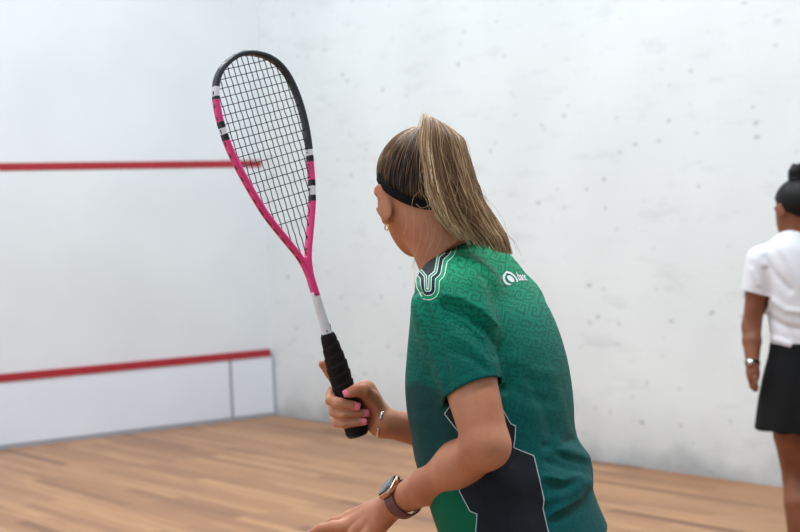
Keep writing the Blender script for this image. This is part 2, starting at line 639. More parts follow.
nk0 = P(441, 257, .03)
neck = plane(nk0, (-.58, .16, .80))
neck = np.where(axis_dist(P(455, 272, .022), HP(0, -.02, -.06)) < .088, neck, -1)
da = axis_dist(shL, elL)
cutL = plane(cuffL, cuff_n)
hem0 = P(608, 532.5, -.06); hem_n = np.array([.17, .12, -.98]); hem_n /= np.linalg.norm(hem_n)
hem = plane(hem0, hem_n)
free = np.maximum(np.maximum(neck, hem), np.where(da < .062, cutL, -1))      # > 0 where skin may show


B = Field(BLO, (.62, 3.15, .30), HB)
# legs first (below the frame): feet planted on the court floor
gz = -to_world(np.zeros(3))[2]               # not used directly; floor is world z = 0
pw = to_world(pelvis)


def wpt(dx, dy, z):
    """point given by offset along facing / left of the player (horizontal, world) and height"""
    f = RV @ Fd; f[2] = 0; f /= np.linalg.norm(f); l = np.array([-f[1], f[0], 0])
    q = pw + f * dx + l * dy; q[2] = z
    return to_view(q)


hipz = pw[2]
legs = {}
for sgn, kx, ax_ in ((1, .02, -.36), (-1, .36, .30)):
    hip = wpt(0, .085 * sgn, hipz - .02); knee = wpt(kx, .16 * sgn, .41 if sgn > 0 else .44); ank = wpt(ax_, .19 * sgn, .085)
    legs[sgn] = (hip, knee, ank)
    B.chain([hip, hip + (knee - hip) * .5, knee], [.088, .074, .052], .03)
    B.chain([knee, knee + (ank - knee) * .3, ank], [.052, .055, .034], .02)
    toe = wpt(ax_ + .15, .20 * sgn, .035); heel = wpt(ax_ - .03, .19 * sgn, .045)
    B.chain([heel, ank + (toe - ank) * .5, toe], [.036, .036, .03], .02)
# trunk
B.loft(ST[4:, 0], ST[4:, 1], ST[4:, 2], ST[4:, 3] - .014, ST[4:, 4] - .014, Ld, Fd, .03)
B.ell(pelvis, (.165, .12, .13), np.stack([Ld, Fd, np.array([0, 0, 1.])], axis=1), .04)
# shoulders, neck
B.cone(P(470, 275, .03), shL + np.array([.01, .02, .005]), .05, .05, .03)
B.cone(P(478, 280, .05), shR, .045, .042, .03)
B.chain([P(466, 285, .02), P(449, 252, .025), HP(.0, -.02, -.075)], [.066, .053, .053], .025)
B.cone(P(455, 238, .03), P(482, 272, .04), .045, .055, .03)
# arms
B.chain([shL, shL + (elL - shL) * .5, elL], [.049, .041, .034], .02)
B.chain([shR, shR + (elR - shR) * .5, elR], [.042, .040, .033], .02)
# head
B.ell(HC, (.071, .089, .082), HR, .02)
B.ell(HP(0, .025, -.046), (.058, .070, .060), HR, .03)
B.ell(HP(0, .056, -.088), (.034, .036, .026), HR, .03)       # chin
B.cone(HP(.050, .008, -.050), HP(.020, .068, -.092), .017, .014, .022)
B.cone(HP(-.050, .008, -.050), HP(-.020, .068, -.092), .017, .014, .022)
B.cone(HP(0, .092, -.015), HP(0, .110, -.048), .007, .012, .012)   # nose
for s in (1, -1):
    B.ell(HP(.012 * s, .098, -.05), (.008, .009, .007), HR, .006)
    B.ell(HP(.030 * s, .094, -.018), (.015, .012, .010), HR, .008, sub=True)
    B.ell(HP(.031 * s, .079, -.018), (.012, .012, .011), HR, .003)
    # ear: a tilted bowl with a rim and lobe
    ec = HP(.079 * s, -.004, -.028)
    ax = HR @ np.array([s * .80, -.58, .12]); ax /= np.linalg.norm(ax)
    E_ = basis(ax, HR @ np.array([0, .25, .97]))             # x thin axis, y in-plane, z
    B.ell(ec, (.0058, .0165, .032), E_, .006)
    B.ell(ec + HR @ np.array([s * .005, .009, .003]), (.0045, .007, .014), E_, .003, sub=True)
    B.ell(ec + HR @ np.array([-s * .003, .004, -.028]), (.0055, .009, .010), E_, .006)
B.cone(HP(.020, .092, -.074), HP(-.020, .092, -.074), .007, .007, .006)
B.cone(HP(.022, .102, -.0735), HP(-.022, .102, -.0735), .0022, .0022, .003, sub=True)

# skin stays under the cloth
o_ = np.round((SLO - BLO) / HB).astype(int)
sl_ = tuple(slice(o_[q], o_[q] + OUT.shape[q]) for q in range(3))
B.g[sl_] = np.where(free < -.006, np.maximum(B.g[sl_], OUT + .0085), B.g[sl_])

B.cone(elL, elL + (wrL - elL) * .3 + np.array([0, 0, -.002]), .0325, .0335, .012)
B.chain([elL + (wrL - elL) * .3 + np.array([0, 0, -.002]), elL + (wrL - elL) * .65 + np.array([0, 0, -.005]), wrL], [.0335, .0285, .0225], .015)
B.chain([elR, elR + (wrR - elR) * .3, wrR], [.033, .036, .0225], .02)

# ---- right hand round the grip
GA = P(357.5, 434, .08); GT = P(242.0, 50, .03)              # butt and tip of the racket axis
RA = (GT - GA); RLEN = np.linalg.norm(RA); RA /= RLEN
phi = math.radians(40)
e1 = np.array([-RA[2] * -1, 0, 0]); e1 = np.cross(RA, np.array([0, -1., 0])); e1 /= np.linalg.norm(e1)
if e1[0] < 0: e1 = -e1                                        # picture-right, perpendicular to the axis
e2 = np.cross(e1, RA);
if e2[1] > 0: e2 = -e2                                        # towards the camera
RT = math.cos(phi) * e1 - math.sin(phi) * e2                  # racket plane lateral axis (right side further away)
RN = np.cross(RT, RA)
if RN[1] > 0: RN = -RN


def GP(s, th, r):
    """point round the grip: s metres above the butt, th degrees from picture-right towards the camera"""
    t = math.radians(th)
    return GA + RA * s + (math.cos(t) * e1 + math.sin(t) * e2) * r


nails = []
fpts = []
# palm: behind and right of the grip
B.chain([wrR, P(379, 415, .093), GP(.062, -34, .040)], [.0225, .020, .018], .012)
B.chain([P(380, 424, .093), GP(.028, -62, .037), GP(.020, -95, .034)], [.020, .017, .013], .010)
B.cone(GP(.060, -42, .037), GP(.066, -95, .034), .016, .013, .010)
FING = [  # s at knuckle, pip, dip, tip; radii; angles of pip, dip, tip; distance of the pip from the axis
    ((.076, .0745, .061, .051), (.0104, .0088, .0096, .0084), (186, 122, 72), .0232),      # middle
    ((.056, .053, .042, .034), (.0102, .0090, .0090, .0078), (187, 118, 47), .0250),      # ring
    ((.038, .034, .027, .0215), (.0094, .0088, .0080, .0068), (186, 122, 62), .0285),     # little
]
for (s0, s1, s2, s3), (r0, r1, r2, r3), (a1, a2, a3), rp in FING:
    pts = [GP(s0, 268, .030 + .002), GP(s0 * .5 + s1 * .5, 232, .0305), GP(s1, a1, rp), GP(s1 * .5 + s2 * .5, (a1 + a2) / 2, .0280), GP(s2, a2, .0262), GP(s3, a3, .0252)]
    B.chain(pts, [r0, r0, r1, (r1 + r2) / 2, r2, r3], .0022)
    fpts.append((pts, (r0, r0, r1, (r1 + r2) / 2, r2, r3)))
    tip = pts[-1]; nd = tip - pts[-2]; nd /= np.linalg.norm(nd)
    out = tip - (GA + RA * s3); out /= np.linalg.norm(out)
    nails.append((tip + out * (r3 * .80) + nd * r3 * .25, nd, out, r3))
# creases between the fingers
for (pa, ra), (pb, rb) in zip(fpts[:-1], fpts[1:]):
    line_ = []
    for i in range(1, 6):
        m_ = pa[i] * (rb[i] / (ra[i] + rb[i])) + pb[i] * (ra[i] / (ra[i] + rb[i]))
        t_ = (m_ - GA) @ RA; o_ = m_ - GA - RA * t_; o_ /= np.linalg.norm(o_)
        line_.append(m_ + o_ * (ra[i] + rb[i]) * .5 * .80)
    B.chain(line_, [.0024] * 5, .004, sub=True)
# index: stretched behind the grip, pointing up and left
ip = [GP(.078, 272, .034), P(341.5, 388, .112), P(330.5, 373, .108), P(322.5, 364, .104)]
B.chain(ip, [.0110, .0102, .0092, .0070], .004)
# thumb
tp = [P(378, 411, .082), P(372, 399, .072), P(364, 391, .056), P(356, 390.5, .049), P(349, 393, .048)]
B.chain(tp, [.0160, .0140, .0118, .0100, .0084], .005)
nd = tp[4] - tp[3]; nd /= np.linalg.norm(nd)
nails.append((tp[4] + nd * .002 + np.array([-.0005, -.0062, .003]), nd, np.array([.0, -.85, .5]), .0082))

# ---- left hand, palm down, reaching forward
ax = (wrL - elL) / np.linalg.norm(wrL - elL)
KN = [P(349, 519, .055), P(353, 525, .03), P(358, 532.5, .008), P(365, 541, -.012)]
for kq, rr in zip(KN, (.0135, .0145, .014, .0125)):
    B.chain([wrL + ax * .008, kq * .5 + wrL * .5, kq], [.019, .0155, rr], .009)
LF = [
    (KN[0], P(334, 522, .075), P(325, 527, .085), P(319, 531.5, .09), (.0105, .0088, .008, .0068)),
    (KN[1], P(334, 527, .045), P(321, 529.5, .052), P(313.5, 532.5, .055), (.0125, .0105, .0092, .0075)),
    (KN[2], P(344, 544, .02), P(333, 554, .022), P(326, 562, .022), (.0118, .0098, .0085, .007)),
    (KN[3], P(354, 549, -.005), P(346, 559, -.005), P(341, 565, -.005), (.0105, .0085, .0075, .0062)),
]
for a, b, c, d, rs in LF:
    B.chain([a, b, c, d], rs, .005)
    nd = (d - c) / np.linalg.norm(d - c)
    up = np.array([-.15, -.55, .82]); up -= nd * (up @ nd); up /= np.linalg.norm(up)
    nails.append((d + up * rs[3] * .6 + nd * rs[3] * .5, nd, up, rs[3]))
dn_ = np.array([-.25, -.50, .83]); dn_ /= np.linalg.norm(dn_)
for kq, rr in zip(KN, (.0135, .0145, .014, .0125)):      # tendons on the back of the hand
    B.chain([wrL * .8 + kq * .2 + dn_ * .0165, wrL * .4 + kq * .6 + dn_ * .0140, kq + dn_ * (rr - .0025)], [.0026, .0034, .0046], .0045)
th = [wrL + ax * .02 + np.array([0, .02, -.012]), P(372, 535, .045), P(355, 545, .05), P(343, 551, .055)]
B.chain(th, [.017, .013, .0105, .0085], .008)

BV, BF = B.mesh(2)
del B
foot = to_world(pelvis); foot[2] = 0.0
player = put('person', to_world(BV), BF, M['skin'], origin=foot)
tag(player, 'woman in green patterned shirt with blonde ponytail, raising a squash racket, seen from behind', 'person')

# nails
for c, nd, out, r in nails:
    out = out - nd * (out @ nd); out /= np.linalg.norm(out); sd = np.cross(nd, out)
    V = []; Fq = []
    nu, nv = 10, 7
    for i in range(nu):
        for j in range(nv):
            a = (i / (nu - 1) - .5) * 2; b = (j / (nv - 1) - .5) * 2
            x = a * r * .95; y = b * r * .84 * (1 - .18 * a * a * (a > 0))
            z = .0012 - (b * b) * r * .36 - (a * a) * .0012
            V.append(c + nd * x + sd * y + out * z)
    top = len(V)
    V += [q - out * .0014 for q in V]
    for i in range(nu - 1):
        for j in range(nv - 1):
            k = i * nv + j
            Fq.append((k, k + 1, k + nv + 1, k + nv)); Fq.append((top + k + nv, top + k + nv + 1, top + k + 1, top + k))
    ring = [j for j in range(nv)] + [i * nv + nv - 1 for i in range(1, nu)] + [(nu - 1) * nv + j for j in range(nv - 2, -1, -1)] + [i * nv for i in range(nu - 2, 0, -1)]
    for i in range(len(ring)):
        a, b = ring[i], ring[(i + 1) % len(ring)]
        Fq.append((b, a, top + a, top + b))
    put('fingernail', to_world(np.array(V)), Fq, M['nail'], player)

# ------------------------------------------------------------------ shirt
TH = .0052
shell = np.maximum(OUT, -(OUT + TH))
shell = np.maximum(shell, neck)
sleeve = np.maximum(shell, np.where(da < .075, cutL, -1))
flank = np.maximum(np.maximum(Tf.g, -(Tf.g + TH)), -cutL - .02)
flank = np.where(da < .11, flank, 1)
S.g = np.maximum(np.minimum(sleeve, flank), hem)
SV, SF = S.mesh(2)
del S, X, Y, Z, OUT, Tf, shell, sleeve, flank, da, neck, hem, cutL, free
SN = normals(SV, SF)
su, sv_ = px_of(SV)
# folds: ridges (+) and valleys (-), amplitude in metres, width in pixels
FOLDS = [
    
    
    ([(448, 318), (470, 330), (484, 345), (490, 360)], -.0025, 4),
    ([(470, 322), (484, 336)], .002, 4),
    ([(450, 350), (470, 358), (490, 372)], -.0018, 4), ([(452, 335), (470, 345), (488, 360)], .0018, 4),
    ([(418, 292), (426, 312), (438, 345), (447, 380), (449, 398)], -.006, 4.5),
    ([(500, 345), (503, 365), (504, 390)], -.005, 5),
    ([(412, 300), (418, 330), (426, 365)], .0022, 5),
    
    ([(546, 500), (566, 494), (584, 482)], .004, 6),
    ([(556, 445), (572, 452), (586, 458)], .0035, 6), ([(548, 462), (566, 468), (582, 472)], -.003, 4),
    ([(545, 478), (562, 482), (578, 480)], .003, 4),
    ([(572, 440), (560, 446), (545, 446)], -.003, 4),
    ([(515, 470), (522, 500), (528, 530)], .002, 6), ([(480, 470), (490, 500), (500, 532)], -.002, 7),
    ([(530, 380), (545, 410), (552, 440)], -.002, 6), ([(548, 370), (560, 400), (566, 430)], .0018, 6),
    ([(515, 360), (535, 372), (556, 376)], .0018, 7), ([(510, 385), (530, 398), (550, 402)], -.0018, 6),
    ([(418, 420), (424, 450), (432, 480)], .002, 6), ([(428, 410), (440, 440)], -.002, 6),
]
disp = np.zeros(len(SV))
for pl, amp, wd in FOLDS:
    disp += amp * np.exp(-(seg_dist(su, sv_, pl) / wd) ** 2)
# cloth that overhangs: bulges on the upper side of a line and is drawn in under it
for pl, up_, dn_, wu, wd_ in [([(437, 301), (447, 301), (460, 305), (476, 315), (492, 331), (500, 348)], .0095, .0125, 16, 8),
                              ([(546, 520), (562, 512), (580, 501), (591, 487)], .0065, .0045, 12, 8),
                              ([(540, 478), (560, 483), (584, 476)], .003, .0022, 10, 7), ([(552, 450), (570, 458), (586, 462)], .003, .0022, 10, 7)]:
    d_ = seg_dist(su, sv_, pl); pl_ = np.array(pl, float)
    o_y = np.interp(su, pl_[:, 0], pl_[:, 1])
    endf = np.clip((su - pl_[0, 0]) / 10, 0, 1) * np.clip((pl_[-1, 0] + 3 - su) / 8, 0, 1)
    below = sv_ > o_y
    x_ = np.where(below, d_ / wd_, d_ / wu)
    prof_ = np.where(below, -dn_ * np.minimum(x_ * 2.5, 1) * np.exp(-x_ ** 2), up_ * np.minimum(x_ * 4, 1) * np.exp(-x_ ** 2))
    disp += prof_ * endf
# only cloth that faces the near side carries these folds
facing = np.clip(-(SN * (SV / np.linalg.norm(SV, axis=1)[:, None])).sum(1) * 2.5 + .35, 0, 1)
SV2 = SV + SN * (disp * facing)[:, None]
shirt_mat = NT('printed_shirt')
shirt = put('t_shirt', to_world(SV2), SF, None, player, origin=foot, mats=[shirt_mat.m])
shirt['label'] = 'green patterned sports shirt with black side panel'

# printed design, stored on the cloth: distances (in print units) to the edges of the printed shapes
zp = lambda pts: [(408 + x / 7.6, 232 + y / 7.6) for x, y in pts]
G_ = zp([(336, 10), (300, 66), (276, 136), (222, 181), (201, 296), (158, 333), (156, 432), (145, 432), (143, 333), (112, 296), (60, 250), (-80, 120), (40, -120)])
panel = [(451, 405), (444.3, 413.7), (460, 434), (462, 460), (459.4, 491.4), (470, 511.4), (477, 514), (475.7, 532), (474, 600), (560, 600), (548.6, 532), (543, 508.6), (542.3, 491.4), (537.7, 471.4), (534, 455.7), (513.7, 447.7), (515, 438.6), (515.7, 425.7), (511, 424), (500, 405), (480, 396)]
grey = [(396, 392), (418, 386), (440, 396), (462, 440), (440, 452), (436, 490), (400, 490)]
lowg = [(430, 480), (456, 492), (470, 511.4), (477, 514), (475.7, 532), (475, 600), (420, 600)]
float_attr(shirt, 'stripe', poly_sd(su, sv_, G_))
float_attr(shirt, 'panel', poly_sd(su, sv_, panel))
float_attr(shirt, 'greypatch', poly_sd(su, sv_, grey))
float_attr(shirt, 'lowgreen', poly_sd(su, sv_, lowg))
float_attr(shirt, 'pu', su); float_attr(shirt, 'pv', sv_)
float_attr(shirt, 'raglan', seg_dist(su, sv_, [(462, 238), (468, 252), (478, 275), (490, 305), (499, 330)]))
cdist = (SV - cuffL) @ cuff_n
armr = np.linalg.norm(np.cross(SV - shL, armd), axis=1)
float_attr(shirt, 'cuff', np.where(armr < .068, cdist, -.2))
float_attr(shirt, 'hem', (SV - hem0) @ hem_n)


def shirt_nodes(m):
    pu, pv = m.attr('pu'), m.attr('pv')
    cb = m.n.new('ShaderNodeCombineXYZ'); m.link(pu, cb.inputs[0]); m.link(pv, cb.inputs[1])
    pos = cb.outputs[0]
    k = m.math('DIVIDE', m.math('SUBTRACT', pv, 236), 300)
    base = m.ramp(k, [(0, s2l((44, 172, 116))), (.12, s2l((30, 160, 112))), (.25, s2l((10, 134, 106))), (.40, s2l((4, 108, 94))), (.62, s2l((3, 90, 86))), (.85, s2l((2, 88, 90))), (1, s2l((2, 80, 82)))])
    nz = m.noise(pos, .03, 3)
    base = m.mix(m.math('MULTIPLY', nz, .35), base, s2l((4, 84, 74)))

    # glyphs: each cell of a grid holds a square spiral, nested frames or stepped bars, turned at random
    def glyph(size, seed, warp):
        wv = m.n.new('ShaderNodeTexNoise'); wv.inputs['Scale'].default_value = .09; wv.inputs['Detail'].default_value = 2; m.link(pos, wv.inputs['Vector'])
        va = m.n.new('ShaderNodeVectorMath'); va.operation = 'MULTIPLY_ADD'; m.link(wv.outputs['Color'], va.inputs[0]); va.inputs[1].default_value = (warp, warp, 0); m.link(pos, va.inputs[2])
        ro = m.n.new('ShaderNodeMapping'); ro.inputs['Rotation'].default_value = (0, 0, math.radians(-12)); ro.inputs['Scale'].default_value = (1 / size, 1 / size, 1); ro.inputs['Location'].default_value = (seed * 3.7, seed * 1.3, 0)
        m.link(va.outputs[0], ro.inputs[0])
        sp = m.n.new('ShaderNodeSeparateXYZ'); m.link(ro.outputs[0], sp.inputs[0])
        row = m.math('FLOOR', sp.outputs[1])
        x0 = m.math('ADD', sp.outputs[0], m.math('MULTIPLY', row, .37))
        cx = m.math('FLOOR', x0)
        fx = m.math('SUBTRACT', m.math('FRACT', x0), .5); fy = m.math('SUBTRACT', m.math('FRACT', sp.outputs[1]), .5)
        cc = m.n.new('ShaderNodeCombineXYZ'); m.link(cx, cc.inputs[0]); m.link(row, cc.inputs[1])
        wn = m.n.new('ShaderNodeTexWhiteNoise'); m.link(cc.outputs[0], wn.inputs['Vector'])
        sc = m.n.new('ShaderNodeSeparateColor'); m.link(wn.outputs['Color'], sc.inputs[0])
        r1, r2, r3 = sc.outputs
        sx = m.math('SIGN', m.math('SUBTRACT', r1, .5)); sy = m.math('SIGN', m.math('SUBTRACT', r2, .5))
        gx = m.math('MULTIPLY', fx, sx); gy = m.math('MULTIPLY', fy, sy)
        ax_, ay_ = m.math('ABSOLUTE', gx), m.math('ABSOLUTE', gy)
        ch = m.math('MAXIMUM', ax_, ay_)
        th_ = m.math('DIVIDE', m.math('ARCTAN2', gy, gx), 2 * math.pi)
        spiral = m.math('ABSOLUTE', m.math('SUBTRACT', m.math('FRACT', m.math('ADD', m.math('MULTIPLY', ch, 2.9), th_)), .5))
        frame = m.math('ABSOLUTE', m.math('SUBTRACT', m.math('FRACT', m.math('MULTIPLY', ch, 3.0)), .5))
        step = m.math('ABSOLUTE', m.math('SUBTRACT', m.math('FRACT', m.math('ADD', m.math('MULTIPLY', gy, 2.4), m.math('MULTIPLY', m.math('PINGPONG', gx, .2), 2.2))), .5))
        sel = m.math('GREATER_THAN', r3, .52); sel2 = m.math('GREATER_THAN', r3, .8)
        d = m.mix(sel, spiral, step); d = m.mix(sel2, d, frame)
        return m.ramp(d, [(.15, (1, 1, 1, 1)), (.22, (0, 0, 0, 1))])
    g1 = glyph(16, 1.0, 5); g2 = glyph(11, 2.3, 4)
    pick = m.ramp(m.noise(pos, .045, 1), [(.48, (0, 0, 0, 1)), (.5, (1, 1, 1, 1))])
    gl = m.mix(pick, g1, g2)
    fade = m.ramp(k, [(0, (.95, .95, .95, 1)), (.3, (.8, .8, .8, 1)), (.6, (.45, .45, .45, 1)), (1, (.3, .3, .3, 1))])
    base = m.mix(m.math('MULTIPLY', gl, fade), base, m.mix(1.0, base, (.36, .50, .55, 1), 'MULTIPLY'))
    # dark grey fade at the front, bright green below
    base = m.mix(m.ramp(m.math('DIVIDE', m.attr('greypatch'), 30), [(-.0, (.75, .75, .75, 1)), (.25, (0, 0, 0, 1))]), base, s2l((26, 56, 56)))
    base = m.mix(m.math('LESS_THAN', m.attr('lowgreen'), 0.0), base, s2l((4, 98, 68)))
    # side panel with its thin outline
    pn = m.attr('panel')
    base = m.mix(m.math('LESS_THAN', pn, 0.0), base, s2l((34, 38, 44)))
    base = m.mix(m.math('LESS_THAN', m.math('ABSOLUTE', pn), .42), base, s2l((190, 205, 208)))
    # nested bands beside the collar
    st = m.attr('stripe')
    W_ = s2l((236, 240, 238)); N_ = s2l((34, 40, 52)); Gc = s2l((24, 156, 108)); K_ = s2l((50, 56, 62))
    bands = m.ramp(m.math('ADD', m.math('DIVIDE', st, 30), .5), [(0, K_), (.5 - .35 / 30, W_), (.5 + .45 / 30, Gc), (.5 + 2.2 / 30, W_), (.5 + 2.9 / 30, N_), (.5 + 6.1 / 30, W_), (.5 + 6.9 / 30, Gc), (.5 + 10.4 / 30, W_), (.5 + 11.3 / 30, Gc)], 'CONSTANT')
    base = m.mix(m.math('LESS_THAN', st, 11.2), base, bands)
    # seams and stitching
    seam = m.math('LESS_THAN', m.math('ABSOLUTE', m.attr('raglan')), .35)
    base = m.mix(m.math('MULTIPLY', seam, .5), base, s2l((6, 70, 60)))
    cu = m.math('LESS_THAN', m.math('ABSOLUTE', m.math('ADD', m.attr('cuff'), .016)), .0006)
    he = m.math('LESS_THAN', m.math('ABSOLUTE', m.math('ADD', m.attr('hem'), .016)), .0006)
    base = m.mix(m.math('MULTIPLY', m.math('MAXIMUM', cu, he), .6), base, s2l((2, 50, 48)))
    co = m.coords('Object')
    hgt = m.math('ADD', m.math('MULTIPLY', m.noise(co, 28, 3), 1.0), m.math('MULTIPLY', m.noise(co, 900, 2), .05))
    m.bump(hgt, .35, .006)
    m.set(base, .58, **{'Specular IOR Level': .12})


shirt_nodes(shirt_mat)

# printed white emblem and lettering across the upper back, laid on the cloth
wv_ = to_world(SV2)
bvh = BVHTree.FromPolygons([tuple(q) for q in wv_], [tuple(int(i) for i in f) for f in SF])


def ray_px(u, v):
    d = to_world(PD(u, v, 1.0)) - CAM
    h = bvh.ray_cast(Vector(CAM), Vector(d).normalized())
    return np.array(h[0]), np.array(h[1])


lc, ln_ = ray_px(511, 279)
ln_ = ln_ / np.linalg.norm(ln_)
if ln_ @ (CAM - lc) < 0: ln_ = -ln_
# tangent vectors on the cloth for one print unit sideways and one down
tu = (ray_px(514, 279)[0] - ray_px(508, 279)[0]) / 6; td = (ray_px(511, 282)[0] - ray_px(511, 276)[0]) / 6
tu -= ln_ * (tu @ ln_); td -= ln_ * (td @ ln_)


def lay(pts, faces, name, lift=.0009):
    V = []
    for a, b in pts:
        p = lc + tu * a + td * b
        h = bvh.ray_cast(Vector(p + ln_ * .06), Vector(-ln_), .2)
        q = np.array(h[0]) + np.array(h[1]) * lift if h[0] is not None else p
        V.append(q)
    return put(name, np.array(V), faces, M['print_white'], shirt)


M['print_white'] = plain('white_print', (235, 238, 240), .6)


def band_shape(outer, inner):
    n = len(outer)
    return [*outer, *inner], [(i, i + 1, n + i + 1, n + i) for i in range(n - 1)]


def spline(pts, n):
    pts = np.array(pts, float); x = np.arange(len(pts)); z = np.linspace(0, len(pts) - 1, n)
    return list(zip(smooth_interp(z, x, pts[:, 0]), smooth_interp(z, x, pts[:, 1])))


# emblem: two arcs that meet in a point at the upper left, round a slanted drop
p_, f_ = band_shape(spline([(-5.0, -7.6), (-8.0, -4.0), (-8.6, 1.0), (-6.0, 5.2), (-2.0, 6.3), (.8, 5.2)], 26), spline([(-4.6, -5.6), (-5.9, -3.0), (-6.0, .6), (-4.0, 3.7), (-1.6, 4.9), (.6, 4.9)], 26))
q_, g_ = band_shape(spline([(-5.0, -7.6), (-.5, -6.4), (4.0, -3.0), (6.8, 1.5), (6.2, 3.6)], 24), spline([(-4.6, -5.6), (-1.0, -4.6), (2.6, -2.2), (5.0, 1.2), (5.2, 3.2)], 24))
dr = [(-.6 + 4.4 * math.cos(t) * .75 - 2.4 * math.sin(t) * .62, .1 + 4.4 * math.cos(t) * .66 + 2.4 * math.sin(t) * .75) for t in np.linspace(0, 2 * math.pi, 24, endpoint=False)]
pp = p_ + q_ + dr
ff = f_ + [tuple(i + len(p_) for i in f) for f in g_] + [tuple(len(p_) + len(q_) + i for i in range(24))]
em = lay(pp, ff, 'emblem'); em['label'] = 'white leaf-shaped emblem'
cu_ = bpy.data.curves.new('lettering', 'FONT'); cu_.body = 'banc'; cu_.size = 12.5; cu_.offset = .28; cu_.resolution_u = 3
to = bpy.data.objects.new('lettering', cu_); COL.objects.link(to)
dg = bpy.context.evaluated_depsgraph_get()
tm = bpy.data.meshes.new_from_object(to.evaluated_get(dg))
bm = bmesh.new(); bm.from_mesh(tm)
for it in range(2):
    bmesh.ops.subdivide_edges(bm, edges=[e for e in bm.edges if e.calc_length() > 2], cuts=1, use_grid_fill=False)
bmesh.ops.triangulate(bm, faces=bm.faces)
tv = [(7.6 + v.co.x * .46 - v.co.y * .30, 1.6 - v.co.y * 1.0 - v.co.x * .07) for v in bm.verts]; bm.verts.index_update(); tf = [tuple(v.index for v in f.verts) for f in bm.faces]
bm.free(); bpy.data.objects.remove(to); bpy.data.meshes.remove(tm)
le = lay(tv, tf, 'lettering'); le['label'] = 'white lettering'

# ------------------------------------------------------------------ hair
def hair_mat(name, dark, mid, light, spec=.45, rough=.42):
    m = NT(name)
    t = m.attr('tone')
    c = m.ramp(t, [(0, s2l(dark)), (.5, s2l(mid)), (1, s2l(light))])
    return m.set(c, rough, **{'Specular IOR Level': spec})


M['hair'] = hair_mat('blonde_brown_hair', (40, 28, 20), (142, 104, 70), (244, 216, 170))
SKR = np.array([.0735, .0915, .0845])          # scalp ellipsoid of the hair


def skull(dirs, off=0.0):
    """directions in the unit-sphere space of the scalp -> view frame"""
    return HC + ((SKR + off) * dirs) @ HR.T if np.isscalar(off) else HC + ((SKR[None] + off[:, None]) * dirs) @ HR.T


def unit(v):
    v = np.asarray(v, float); return v / np.linalg.norm(v, axis=-1, keepdims=True)


ROOT = unit(np.array([.02, -.40, .92]))
line = [(0, -.78, -.80), (.45, -.68, -.72), (.80, -.50, -.52), (.97, -.24, -.16), (.99, .02, .06), (.93, .30, .12), (.80, .52, .30), (.55, .72, .48), (0, .80, .60)]
line = line + [(-a, b, c) for a, b, c in line[1:-1][::-1]]
line = unit(np.array(line)); n0 = len(line)


def hairline(q):
    q = np.asarray(q) % 1.0 * n0
    i = np.floor(q).astype(int); f = (q - i)[:, None]
    p = lambda k: line[(i + k) % n0]
    c = .5 * ((2 * p(0)) + (-p(-1) + p(1)) * f + (2 * p(-1) - 5 * p(0) + 4 * p(1) - p(2)) * f ** 2 + (-p(-1) + 3 * p(0) - 3 * p(1) + p(2)) * f ** 3)
    return unit(c)


def slerp(a, b, t):
    o = np.arccos(np.clip((a * b).sum(-1, keepdims=True), -1, 1)); s = np.sin(o)
    return (np.sin((1 - t) * o) * a + np.sin(t * o) * b) / s


# cap under the strands
NQ, NTT = 96, 26
q = np.arange(NQ) / NQ
h0 = hairline(q)
rows = []
for t in np.linspace(0, .985, NTT):
    d = slerp(h0, np.tile(ROOT, (NQ, 1)), t)
    rows.append(skull(unit(d), -.0035 + .0055 * min(1, t * 6)))
capV = np.array(rows).reshape(-1, 3)
capF = [(i * NQ + j, i * NQ + (j + 1) % NQ, (i + 1) * NQ + (j + 1) % NQ, (i + 1) * NQ + j) for i in range(NTT - 1) for j in range(NQ)]
capF.append(tuple((NTT - 1) * NQ + j for j in range(NQ)))
cap_t = np.full(len(capV), .16)
# scalp strands, combed up to the tie
NS, MS = 1500, 15
qs = rng.random(NS); hs_ = hairline(qs)
t0 = rng.random(NS) ** 1.3 * .72
paths = np.zeros((NS, MS, 3)); rad = np.zeros((NS, MS))
amp = rng.normal(0, 1, (NS, 2)); off = rng.random(NS)
for k in range(MS):
    f = k / (MS - 1)
    t = t0 + (1.0 - t0) * f * .985
    d = slerp(hs_, np.tile(ROOT, (NS, 1)), t[:, None])
    side = np.cross(d, ROOT); side /= np.maximum(np.linalg.norm(side, axis=1), .05)[:, None]
    d = unit(d + side * (amp[:, :1] * .035 * math.sin(f * math.pi)))
    rise = .0012 + .0035 * off * np.minimum(1, f * 5 + t0) + .004 * np.clip(t - .7, 0, 1)
    rise = np.where((t < .02), -.002, rise)
    paths[:, k] = skull(d, rise)
    rad[:, k] = .0009 * (1 - .55 * (f < .01))
# the lower nape and behind the ears is dark, the crown is streaked blonde
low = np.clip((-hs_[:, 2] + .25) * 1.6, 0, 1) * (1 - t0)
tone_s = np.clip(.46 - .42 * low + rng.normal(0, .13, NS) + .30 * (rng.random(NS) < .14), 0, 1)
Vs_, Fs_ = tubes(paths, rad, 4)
ff_ = np.linspace(0, 1, MS)[None]
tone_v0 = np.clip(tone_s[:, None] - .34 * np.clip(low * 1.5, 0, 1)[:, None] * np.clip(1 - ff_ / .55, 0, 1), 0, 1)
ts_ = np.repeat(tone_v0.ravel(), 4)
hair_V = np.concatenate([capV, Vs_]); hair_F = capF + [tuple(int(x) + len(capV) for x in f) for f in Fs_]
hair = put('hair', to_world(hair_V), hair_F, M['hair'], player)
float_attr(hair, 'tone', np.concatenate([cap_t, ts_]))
hair['label'] = 'brown hair with blonde streaks combed up to the crown'

